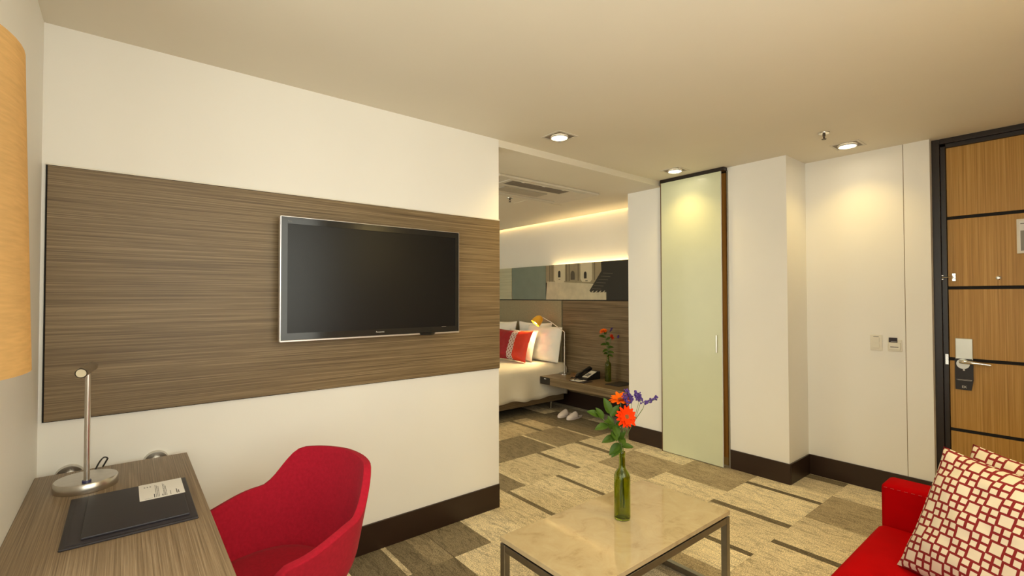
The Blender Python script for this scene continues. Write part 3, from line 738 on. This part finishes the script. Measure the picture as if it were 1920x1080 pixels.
def place_pillow(name, bm, mat, corner, xa, ya, wd, ht, label, cat='pillow', group=None):
    """xa: width direction, ya: height direction; corner = lower left corner"""
    xa, ya = Vector(xa).normalized(), Vector(ya).normalized(); ya = (ya - ya.dot(xa) * xa).normalized()
    c = Vector(corner) + xa * wd / 2 + ya * ht / 2
    mm = basis(xa, ya, (0, 0, 0)).to_3x3()
    bmesh.ops.transform(bm, matrix=mm.to_4x4(), verts=bm.verts)
    bmesh.ops.translate(bm, vec=c, verts=bm.verts)
    o = finish(bm, name, mat, None, True, origin=tuple(c)); tag(o, label, cat, group); return o
# width direction is -y (to the right in the picture), leaning on the headboard
place_pillow('bed_pillow', pillow_bm(.66, .46, .16, seed=3, wr=.016, pinch=.01), PILLOWWHITE, (4.32, 5.06, .585), (0, -1, 0), (.18, 0, 1), .66, .46, 'white pillow at the right end of the bed under the yellow lamp', 'pillow', 'white bed pillows')
place_pillow('bed_pillow', pillow_bm(.70, .50, .10, seed=5, wr=.01), PILLOWWHITE, (4.452, 5.36, .585), (0, -1, 0), (.04, 0, 1), .70, .50, 'white pillow behind the red cushion, its corner peaking in the middle', 'pillow', 'white bed pillows')
place_pillow('bed_pillow', pillow_bm(.70, .50, .16, seed=8, wr=.01), PILLOWWHITE, (4.36, 6.05, .585), (0, -1, 0), (.14, 0, 1), .70, .50, 'white pillow at the far left of the bed by the wall edge', 'pillow', 'white bed pillows')
place_pillow('bed_pillow', pillow_bm(.60, .42, .10, seed=11, wr=.01), PILLOWWHITE, (4.14, 5.30, .585), (0, -1, 0), (.30, 0, 1), .60, .42, 'cream pillow between the red cushion and the white end pillow', 'pillow', 'white bed pillows')
rc_c = (3.95, 5.40, .590)
rc = place_pillow('bed_cushion', pillow_bm(.74, .43, .13, seed=14, wr=.012), ORANGECLOTH, rc_c, (.06, -1, 0), (.38, 0, 1), .74, .43, 'red and orange cushion with white lattice band on the bed', 'cushion')
# split the cushion cover: crimson left field and lattice band follow the surface
me = rc.data; me.materials.append(CRIMSON); me.materials.append(LATTICE2)
uvd = me.uv_layers[0].data
for p in me.polygons:
    u = sum(uvd[i].uv[0] for i in p.loop_indices) / len(p.loop_indices)
    p.material_index = 0 if u > .70 else (2 if u > .535 else 1)

# slippers
def slipper(name, loc, rz, lab):
    t = thing(name, lab, 'slipper', loc, (0, 0, rz), 'hotel slippers')
    def outline(k, n=28):
        a = 2 * math.pi * k / n; x = .135 * math.cos(a); wd = .046 + .008 * math.cos(a); return x, wd * math.sin(a)
    bm = B(); poly_prism(bm, [(*outline(k), 0) for k in range(28)], (0, 0, .014)); finish(bm, 'sole', TOWEL, t, False, True)
    bm = B(); rows = []
    for i in range(9):
        x = .132 - .155 * i / 8
        wd = (.046 + .008 * x / .135) * math.sqrt(max(0.02, 1 - (x / .137) ** 2)); hh = .018 + .05 * (i / 8) ** .8
        rows.append([bm.verts.new((x, wd * math.cos(math.pi * j / 10), .012 + hh * math.sin(math.pi * j / 10))) for j in range(11)])
    for a, b_ in zip(rows, rows[1:]):
        for j in range(10): bm.faces.new((a[j], a[j + 1], b_[j + 1], b_[j]))
    bm.faces.new(rows[0])
    o = finish(bm, 'upper', TOWEL, t, True, True); md = o.modifiers.new('thick', 'SOLIDIFY'); md.thickness = .006
slipper('slipper', (4.14, 4.10, 0), R(190), 'left white slipper of the pair on the floor under the bedside shelf')
slipper('slipper', (4.15, 3.95, 0), R(184), 'right white slipper of the pair on the floor under the bedside shelf')

# ------------------------------------------------------------------ desk
dk = thing('desk', 'grey-brown laminate desk standing end-on to the television wall', 'desk', (-.02, 1.8, 0))
bx('desk_top', (-.2575, 1.02, .705), (.222, 2.560, .75), WOODY, dk, .0015, 1)
bx('end_panel', (-.25, 1.03, .002), (.215, 1.07, .705), WOODY, dk, .001, 1)
bx('modesty_rail', (-.24, 1.07, .60), (-.21, 2.54, .705), WOODY, dk)
for xx in (.115, -.163):
    bm = B(); cyl(bm, (xx, 2.555, .718), (xx, 2.610, .718), .024, n=24); cyl(bm, (xx, 2.600, .718), (xx, TVY, .718), .044, .047, n=32); finish(bm, 'wall_standoff', STEEL, dk, False)

dl = thing('desk_lamp', 'brushed steel desk lamp with round base and tube head', 'lamp', (-.10, 2.325, .75))
bm = B(); lathe(bm, [(0, 0), (.089, 0), (.090, .003), (.090, .030), (.087, .034), (0, .034)], (-.10, 2.325, .75), 48); finish(bm, 'base', STEEL, dl, True)
bm = B(); tube(bm, [(-.097, 2.27, .783), (-.097, 2.27, 1.165)], .0085, 16); finish(bm, 'pole', STEEL, dl, True)
bm = B(); cyl(bm, (-.097, 2.27, .783), (-.097, 2.27, .790), .013, n=16); finish(bm, 'pole_collar', plain('collar_blue', (.03, .03, .10), .3), dl)
bm = B(); cyl(bm, (-.088, 2.315, 1.185), (-.112, 2.195, 1.176), .0165, n=24, caps=False); cyl(bm, (-.088, 2.315, 1.185), (-.112, 2.195, 1.176), .0145, n=24, caps=False)
cyl(bm, (-.0882, 2.3145, 1.185), (-.088, 2.3155, 1.1851), .0165, n=24)
finish(bm, 'head', STEEL, dl, True)
bm = B(); cyl(bm, (-.1105, 2.2030, 1.1766), (-.1115, 2.198, 1.1763), .0143, n=24); finish(bm, 'lens', plain('lens_cream', (.80, .72, .52), .4), dl)
cb = B(); tube(cb, bez((-.085, 2.41, .765), (-.06, 2.47, .83), (-.045, 2.52, .79), 8) + [Vector((-.06, 2.555, .752))], .003, 6)
finish(cb, 'power_cable', BLACK, dl, True)

bt = thing('desk_blotter', 'black leather desk blotter', 'desk pad', (.025, 1.98, .75))
bm = B(); box(bm, (-.132, 1.772, .7502), (.186, 2.192, .756), 0)
finish(bm, 'pad', LEATHER, bt).modifiers.new('bev', 'BEVEL').width = .002
bm = B(); box(bm, (-.118, 1.786, .7560), (.172, 2.178, .7568)); finish(bm, 'pad_border', plain('leather_border', srgb(48, 44, 50), .5), bt)
fd = bx('leather_folder', (-.088, 1.803, .7569), (.166, 2.170, .7635), LEATHER, None, .002, 2, origin=(.04, 1.99, .7569)); tag(fd, 'black leather folder lying on the desk blotter', 'folder')
pp = thing('welcome_letter', 'white printed letter on the black desk folder', 'paper', (.11, 2.085, .7637))
bx('sheet', (.046, 2.000, .7637), (.170, 2.168, .7642), PAPER, pp)
bm = B(); rr_ = random.Random(4)
for i, (xx, le) in enumerate(((.0905, .13), (.0945, .12), (.0985, .11), (.112, .13), (.1155, .12), (.119, .10), (.130, .04))):
    yy = 2.012
    while yy < 2.012 + le:
        ww_ = rr_.uniform(.006, .016); box(bm, (xx, yy, .76422), (xx + .0016, min(yy + ww_, 2.012 + le), .76428)); yy += ww_ + .003
for xx, le in ((.085, .035), (.1075, .018), (.147, .045), (.152, .03)): box(bm, (xx, 2.012, .76422), (xx + .0025, 2.012 + le, .76428))
finish(bm, 'printed_text', INK, pp)['kind'] = 'stuff'
bm = B()
for k in range(3): box(bm, (.060 + k * .008, 2.125, .76422), (.064 + k * .008, 2.137, .76428))
box(bm, (.060, 2.010, .76422), (.082, 2.0125, .76428))
finish(bm, 'printed_emblem', plain('print_grey', (.35, .35, .36), .6), pp)['kind'] = 'stuff'

# ------------------------------------------------------------------ red tub chair
facing = math.atan2(-.33, -.944)
chr_ = thing('tub_chair', 'red upholstered tub chair pulled up to the desk', 'chair', (.405, 1.835, 0), (0, 0, facing - math.pi / 2))
# local frame: +y is the facing direction, back at -y
def sm(a, b_, x): t = min(1, max(0, (x - a) / (b_ - a))); return t * t * (3 - 2 * t)
def rim(ph):
    a = abs(math.degrees(ph))
    z = .822 - .010 * (a / 40) ** 2 if a < 40 else .812
    z -= .135 * sm(36, 66, a)
    z -= .038 * sm(66, 112, a)
    z -= .17 * sm(112, 142, a)
    return z
def chair_shell():
    bm = B(); nph, ns_ = 72, 16; rows = []
    PM = R(142)
    for i in range(nph + 1):
        ph_ = -PM + 2 * PM * i / nph; a = abs(math.degrees(ph_)); zr = rim(ph_); col = []
        z0 = .395
        for j in range(ns_ + 1):
            s = j / ns_
            r = .13 + .155 * (s ** .40) if s < 1 else .285
            r = .14 + .095 * min(1, s * 3) ** .6 + .060 * s
            if a < 60: r += .020 * s * (1 - a / 60)
            z = z0 + .055 * min(1, s * 3) ** 1.6 + (zr - z0 - .055) * max(0, (s - .10) / .9) ** 1.1
            sq = (abs(math.cos(ph_)) ** 3 + abs(math.sin(ph_)) ** 3) ** (-1 / 3)
            sq = 1 + (sq - 1) * .55
            col.append(bm.verts.new((r * sq * math.sin(ph_), -r * sq * math.cos(ph_), z)))
        rows.append(col)
    for a, b_ in zip(rows, rows[1:]):
        for j in range(ns_): bm.faces.new((a[j], b_[j], b_[j + 1], a[j + 1]))
    # underside of the bowl
    c = bm.verts.new((0, 0, .385))
    for a, b_ in zip(rows, rows[1:]): bm.faces.new((c, b_[0], a[0]))
    bm.faces.new((c, rows[0][0], rows[-1][0]))
    return bm
o = finish(chair_shell(), 'shell', RED, chr_, True, True)
md = o.modifiers.new('thick', 'SOLIDIFY'); md.thickness = .028; md.offset = 0
md = o.modifiers.new('bev', 'BEVEL'); md.width = .012; md.segments = 3; md.limit_method = 'ANGLE'; md.angle_limit = R(50)
bm = B(); rows = []
for k, (rr_, zz) in enumerate(((0, .474), (.10, .474), (.17, .472), (.212, .464), (.230, .450), (.234, .43), (.22, .405), (0, .400))):
    if rr_ == 0: rows.append([bm.verts.new((0, .02, zz))]); continue
    rows.append([bm.verts.new((rr_ * math.cos(t) * (abs(math.cos(t)) ** 3 + abs(math.sin(t)) ** 3) ** (-.18), .02 + rr_ * 1.06 * math.sin(t) * (abs(math.cos(t)) ** 3 + abs(math.sin(t)) ** 3) ** (-.18), zz + .01 * 0)) for t in [2 * math.pi * i / 48 for i in range(48)]])
for a, b_ in zip(rows, rows[1:]):
    for k in range(48):
        k2 = (k + 1) % 48
        if len(a) == 1: bm.faces.new((a[0], b_[k], b_[k2]))
        elif len(b_) == 1: bm.faces.new((a[k2], a[k], b_[0]))
        else: bm.faces.new((a[k], a[k2], b_[k2], b_[k]))
finish(bm, 'seat_pad', RED, chr_, True, True)
bm = B(); cyl(bm, (0, 0, .06), (0, 0, .37), .024, n=20); finish(bm, 'column', CHROME, chr_, True, True)
for k in range(4):
    a = R(45 + 90 * k); bm = B(); tube(bm, [(0.01 * math.cos(a), 0.01 * math.sin(a), .075), (.27 * math.cos(a), .27 * math.sin(a), .012)], [.020, .012], 10); finish(bm, 'foot', CHROME, chr_, True, True)

# ------------------------------------------------------------------ floor lamp
fl = thing('floor_lamp', 'floor lamp with large tan fabric drum shade at the window', 'lamp', (-.297, .90, 0))
bm = B(); lathe(bm, [(.190, 1.765), (.1925, 1.66), (.201, 1.337), (.1985, 1.337), (.190, 1.66), (.1875, 1.765), (.190, 1.765)], (-.297, .90, 0), 64); finish(bm, 'shade', SHADE, fl, True)
bm = B(); tube(bm, [(-.297, .90, .02), (-.297, .90, 1.50)], .012, 12); finish(bm, 'pole', STEEL, fl, True)
bm = B(); lathe(bm, [(0, 0), (.14, 0), (.14, .014), (.13, .02), (0, .02)], (-.297, .90, 0), 40); finish(bm, 'base', STEEL, fl, True)
bm = B(); bmesh.ops.create_uvsphere(bm, u_segments=16, v_segments=10, radius=.035); bmesh.ops.translate(bm, vec=(-.297, .90, 1.54), verts=bm.verts); finish(bm, 'bulb', plain('floor_bulb', (1, 1, 1), .5, emis=(1, .72, .38), estr=5), fl, True)

# ------------------------------------------------------------------ coffee table
TZ = .40
tx0, tx1, ty0, ty1 = 1.272, 2.287, 1.150, 1.656
ct = thing('coffee_table', 'beige stone coffee table on a square steel tube frame', 'table', ((tx0 + tx1) / 2, (ty0 + ty1) / 2, 0))
o = bx('stone_top', (tx0, ty0, TZ - .020), (tx1, ty1, TZ), STONE, ct, .001, 1)
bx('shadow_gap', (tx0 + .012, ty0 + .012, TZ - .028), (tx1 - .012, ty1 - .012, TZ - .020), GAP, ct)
T = .030
for xx in (tx0 + .001, tx1 - .001 - T):
    for yy in (ty0 + .001, ty1 - .001 - T): bx('leg', (xx, yy, .001), (xx + T, yy + T, TZ - .028), TABSTEEL, ct, .0015, 1)
    bx('floor_rail', (xx, ty0 + .001 + T, .001), (xx + T, ty1 - .001 - T, T), TABSTEEL, ct, .0015, 1)
    bx('top_rail', (xx, ty0 + .001 + T, TZ - .028 - T), (xx + T, ty1 - .001 - T, TZ - .028), TABSTEEL, ct, .0015, 1)
for yy in (ty0 + .001, ty1 - .001 - T): bx('top_rail', (tx0 + .001 + T, yy, TZ - .028 - T), (tx1 - .001 - T, yy + T, TZ - .028), TABSTEEL, ct, .0015, 1)

# ------------------------------------------------------------------ bottles and flowers
CR = Vector((.777, -.629, 0)); CF = Vector((-.629, -.777, 0))     # picture-right and toward-the-room-corner directions for posing stems
WATER = glassmat('bottle_water', (.80, .84, .62), .0)
def bottle(p, lab):
    t = thing('wine_bottle', lab, 'bottle', p, group='green wine bottles used as vases')
    H = .310
    out = [(0, .0), (.030, .0), (.0365, .004), (.0375, .012), (.0375, .185), (.0365, .200), (.032, .213), (.024, .224), (.0175, .234), (.0150, .246), (.0140, .285), (.0140, .290), (.0158, .292), (.0158, H - .002), (.0145, H)]
    inn = [(.0110, H), (.0110, .25), (.0140, .234), (.021, .221), (.029, .210), (.0335, .198), (.0345, .185), (.0345, .014), (.028, .008), (0, .016)]
    bm = B(); lathe(bm, out + inn, p, 40); finish(bm, 'glass', BOTTLE, t, True)
    return t
def upper(ctrl, tip, n):
    ctrl = Vector(ctrl); return bez(ctrl, ctrl + Vector((0, 0, .075)), tip, n)
def stemmed(name, lab, cat, base, ctrl, tip, rad, grp):
    t = thing(name, lab, cat, base, group=grp)
    bm = B(); tube(bm, [Vector(base), (Vector(base) + Vector(ctrl)) / 2] + upper(ctrl, tip, 12), rad, 7); finish(bm, 'stem', STEM, t, True)
    return t
def petal_mesh(ln, wd, cup, name, mat):
    bm = B(); g = []
    for i in range(5):
        s = i / 4; ww_ = wd * (math.sin(math.pi * min(1, .12 + s * .80)) ** .8) / 2
        g.append([bm.verts.new((s * ln, k * ww_, cup * s * s + .12 * ww_ * (1 - abs(k)) * -1)) for k in (-1, 0, 1)])
    for a, b_ in zip(g, g[1:]):
        for k in range(2): bm.faces.new((a[k], a[k + 1], b_[k + 1], b_[k]))
    me = bpy.data.meshes.new(name); bm.to_mesh(me); bm.free(); me.materials.append(mat)
    for p in me.polygons: p.use_smooth = True
    return me
def gerbera(base, ctrl, tip, nrm, rad, mat, lab, n=16, grp='orange gerberas'):
    t = stemmed('gerbera', lab, 'flower', base, ctrl, tip, .0028, grp)
    q = Vector(nrm).normalized().to_track_quat('Z', 'Y')
    tl = Vector(tip) - Vector(base)
    for lay, (f, cup, off) in enumerate(((1.0, -.10, 0), (.80, .12, .5))):
        me = petal_mesh(rad * f, rad * .36, rad * cup, 'petal', mat)
        for k in range(n):
            o = bpy.data.objects.new('petal', me); a = 2 * math.pi * (k + off) / n + random.uniform(-.08, .08)
            o.rotation_mode = 'QUATERNION'
            from mathutils import Quaternion
            o.rotation_quaternion = q @ Quaternion((0, 0, 1), a) @ Quaternion((0, 1, 0), random.uniform(-.25, .12) - .1 * lay)
            o.scale = (random.uniform(.88, 1.06), 1, 1)
            o.location = tl + q @ Vector((0, 0, .002 * lay)); link(o, t)
    bm = B(); lathe(bm, [(rad * .24, 0), (rad * .22, rad * .08), (rad * .10, rad * .10), (0, rad * .08)], n=16)
    bmesh.ops.rotate(bm, cent=(0, 0, 0), matrix=q.to_matrix(), verts=bm.verts); bmesh.ops.translate(bm, vec=Vector(tip), verts=bm.verts); finish(bm, 'eye', GERBC, t, True)
    bm = B(); lathe(bm, [(.003, -.012), (rad * .25, -.006), (rad * .32, -.001), (0, -.001)], n=12)
    bmesh.ops.rotate(bm, cent=(0, 0, 0), matrix=q.to_matrix(), verts=bm.verts); bmesh.ops.translate(bm, vec=Vector(tip), verts=bm.verts); finish(bm, 'calyx', STEM, t, True)
    return t
def leaf_mesh(ln, wd):
    bm = B(); g = []
    for i in range(8):
        s = i / 7; ww_ = wd / 2 * (math.sin(math.pi * s ** .85) ** .75 if 0 < s < 1 else 0.02)
        g.append([bm.verts.new((s * ln, k * ww_, -.22 * ln * s * s + .35 * ww_ * abs(k))) for k in (-1, -.5, 0, .5, 1)])
    for a, b_ in zip(g, g[1:]):
        for k in range(4): bm.faces.new((a[k], a[k + 1], b_[k + 1], b_[k]))
    me = bpy.data.meshes.new('leaf'); bm.to_mesh(me); bm.free(); me.materials.append(GREEN)
    for p in me.polygons: p.use_smooth = True
    return me
def leafy(base, ctrl, tip, lab, leaves, grp, sc=1.0):
    t = stemmed('leafy_branch', lab, 'branch', base, ctrl, tip, .0022 * sc, grp)
    pts = upper(ctrl, tip, 40); lm = leaf_mesh(1.15, .60)
    for (s, d, ln) in leaves:
        p = pts[int(max(.08, (s - .45) / .55) * 40)] - Vector(base); d = Vector(d).normalized()
        up = Vector((0, 0, 1)) + CF * .9; y_ = up.cross(d).normalized(); z_ = d.cross(y_)
        mm = Matrix((d, y_, z_)).transposed()
        o = bpy.data.objects.new('leaf', lm); o.location = p; o.rotation_euler = mm.to_euler(); o.scale = (ln * sc,) * 3; link(o, t)
    return t
def statice(base, ctrl, tip, lab, heads, grp, sc=1.0):
    t = stemmed('statice_sprig', lab, 'flower', base, ctrl, tip, .0016 * sc, grp)
    rr_ = random.Random(len(lab))
    pts = upper(ctrl, tip, 20)
    for (s, h0, h1) in heads:
        a = pts[int((s - .4) / .6 * 20 + .01)]; h0, h1 = Vector(h0), Vector(h1)
        bm = B(); tube(bm, [a, (a + h0) / 2 + Vector((0, 0, .004)), h0, h1], .0011 * sc, 5); finish(bm, 'twig', STEM, t, True)
        bm = B()
        for k in range(40):
            c = h0.lerp(h1, k / 39) + Vector([rr_.uniform(-.008, .008) * sc for _ in range(3)]) + Vector((0, 0, .004 * sc))
            g = bmesh.ops.create_icosphere(bm, subdivisions=1, radius=rr_.uniform(.0034, .0058) * sc); bmesh.ops.translate(bm, vec=c, verts=g['verts'])
        finish(bm, 'floret_head', PURPLE, t, True)
    return t

bp_ = Vector((1.816, 1.426, TZ + .0005))
bottle(tuple(bp_), 'green wine bottle vase standing on the coffee table')
def bp(r, z, f=0): return bp_ + CR * r + CF * f + Vector((0, 0, z))
G1 = 'flowers in the coffee table bottle'
gerbera(bp(.006, .05), bp(-.004, .30), bp(.016, .478, .03), CF * 1.0 + CR * .15 + Vector((0, 0, .35)), .052, GERB, 'bright orange gerbera facing the room in the coffee table bottle', 15, G1)
gerbera(bp(-.006, .05), bp(.0, .30), bp(-.002, .548, -.02), CF * .25 - CR * .2 + Vector((0, 0, 1)), .056, GERB2, 'orange gerbera seen edge-on at the top of the coffee table bouquet', 14, G1)
statice(bp(.01, .06), bp(.0, .30), bp(.10, .51), 'purple statice sprig spreading right from the coffee table bottle', ((1.0, bp(.108, .53), bp(.168, .556)), (.85, bp(.082, .545), bp(.060, .585)), (.72, bp(.050, .55), bp(.022, .59)), (.9, bp(.090, .54), bp(.078, .575))), G1)
statice(bp(-.008, .06), bp(.006, .30), bp(.03, .52, .01), 'short purple statice sprig between the two gerberas on the coffee table', ((1.0, bp(.024, .535, .02), bp(.006, .575, .02)), (.8, bp(.034, .53, .0), bp(.046, .56, 0))), G1)
Lr = []
for s, r_, z_, f_, ln in ((.95, -.9, .5, .1, .060), (.93, -.5, 1.0, .2, .055), (.86, -1, -.05, .5, .062), (.80, -.2, 1, .2, .058), (.70, -1, -.1, .4, .066), (.66, .4, .8, .4, .050), (.58, -.7, -.5, .5, .060), (.78, .1, -.3, .9, .055)):
    Lr.append((s, CR * r_ + CF * f_ + Vector((0, 0, z_)), ln))
leafy(bp(-.01, .08), bp(.0, .30), bp(-.125, .50, .02), 'leafy green branch arching left out of the coffee table bottle', Lr, G1)
Lr = []
for s, r_, z_, f_, ln in ((1, -.3, 1, .1, .068), (.98, .5, .9, .2, .055), (.9, -.6, .3, .5, .055), (.86, .6, .5, .5, .056), (.78, -.5, -.3, .7, .060), (.70, .2, -.1, 1, .056), (.62, -.8, -.5, .4, .065), (.58, .9, .1, .3, .05), (.52, -.9, -.2, .3, .055), (.88, .1, -.7, .9, .06)):
    Lr.append((s, CR * r_ + CF * f_ + Vector((0, 0, z_)), ln))
leafy(bp(.004, .08), bp(-.002, .30), bp(-.055, .485, .0), 'upright leafy green branch left of the front gerbera', Lr, G1)

bq = Vector((4.375, 3.63, .4505))
bottle(tuple(bq), 'green wine bottle vase standing on the bedside shelf')
def b2(r, z, f=0): return bq + CR * r + CF * f + Vector((0, 0, z))
G2 = 'flowers in the bedside bottle'
gerbera(b2(.004, .05), b2(-.004, .30), b2(-.055, .585, .02), CF * .3 - CR * .3 + Vector((0, 0, 1)), .052, GERB2, 'orange gerbera at the top of the bedside bouquet', 14, G2)
gerbera(b2(.0, .05), b2(.004, .30), b2(.045, .515, .0), CF * .5 + CR * .8 + Vector((0, 0, .3)), .042, GERB, 'small orange gerbera on the right of the bedside bouquet', 13, G2)
statice(b2(.004, .06), b2(.0, .30), b2(.02, .55), 'purple statice sprig with dark head on the bedside shelf', ((1.0, b2(.028, .58), b2(.055, .62)), (.6, b2(.115, .50), b2(.125, .53))), G2)
Lr = [(s, CR * r_ + CF * f_ + Vector((0, 0, z_)), ln) for s, r_, z_, f_, ln in ((.95, -1, .4, .3, .075), (.9, .5, .5, .4, .06), (.8, -.9, .1, .4, .07), (.72, .8, .2, .4, .065), (.66, -.8, -.2, .5, .065), (.6, .9, 0, .4, .065), (.54, -.7, .1, .6, .06), (.5, .8, -.2, .5, .06), (.85, .2, -.4, .8, .06), (1, .0, 1, .2, .06))]
leafy(b2(-.004, .08), b2(.0, .30), b2(-.03, .54, .0), 'leafy green branch in the bedside bottle', Lr, G2)

# ------------------------------------------------------------------ sofa and cushions
sf = thing('sofa', 'red velvet sofa with low block arm in the corner by the door', 'sofa', (1.95, .20, 0))
bx('seat_base', (1.16, -.05, .10), (2.64, .600, .30), VELVET, sf, .02, 3)
o = bx('seat_cushion', (1.165, -.04, .285), (2.636, .648, .428), VELVET, sf, .035, 4, smooth=True)
for nm_, lo, hi in (('arm', (2.640, -.06, .10), (2.785, .640, .600)), ('arm', (1.01, -.06, .10), (1.158, .640, .600))):
    bx(nm_, lo, hi, VELVET, sf, .022, 4, smooth=True)
bx('backrest', (1.02, -.28, .10), (2.78, -.055, .74), VELVET, sf, .03, 4, smooth=True)
bm = B()
for k in range(26): box(bm, (2.6385, .615 - k * .024, .5845), (2.6402, .627 - k * .024, .5862))
finish(bm, 'stitching', plain('stitch_thread', srgb(170, 50, 50), .8), sf)
for lx in (1.08, 2.72):
    for ly in (-.2, .56): bm = B(); cyl(bm, (lx, ly, 0), (lx, ly, .105), .018, .024, n=16); finish(bm, 'leg', CHROME, sf, True)
hx = Vector((-.52, -.86, 0)).normalized(); up_ = Vector((.17, -.115, .42)).normalized()
place_pillow('sofa_cushion', pillow_bm(.50, .48, .14, n=34, seed=21, wr=.010), LATTICE, Vector((2.26, .50, .43)), hx, up_, .50, .48, 'cream and red lattice cushion in front on the sofa', 'cushion', 'lattice sofa cushions')
place_pillow('sofa_cushion', pillow_bm(.50, .49, .09, n=34, seed=27, wr=.010), LATTICE, Vector((2.372, .452, .432)), hx, up_ + Vector((.06, -.04, 0)), .50, .49, 'cream and red lattice cushion behind another one, only its top edge showing', 'cushion', 'lattice sofa cushions')
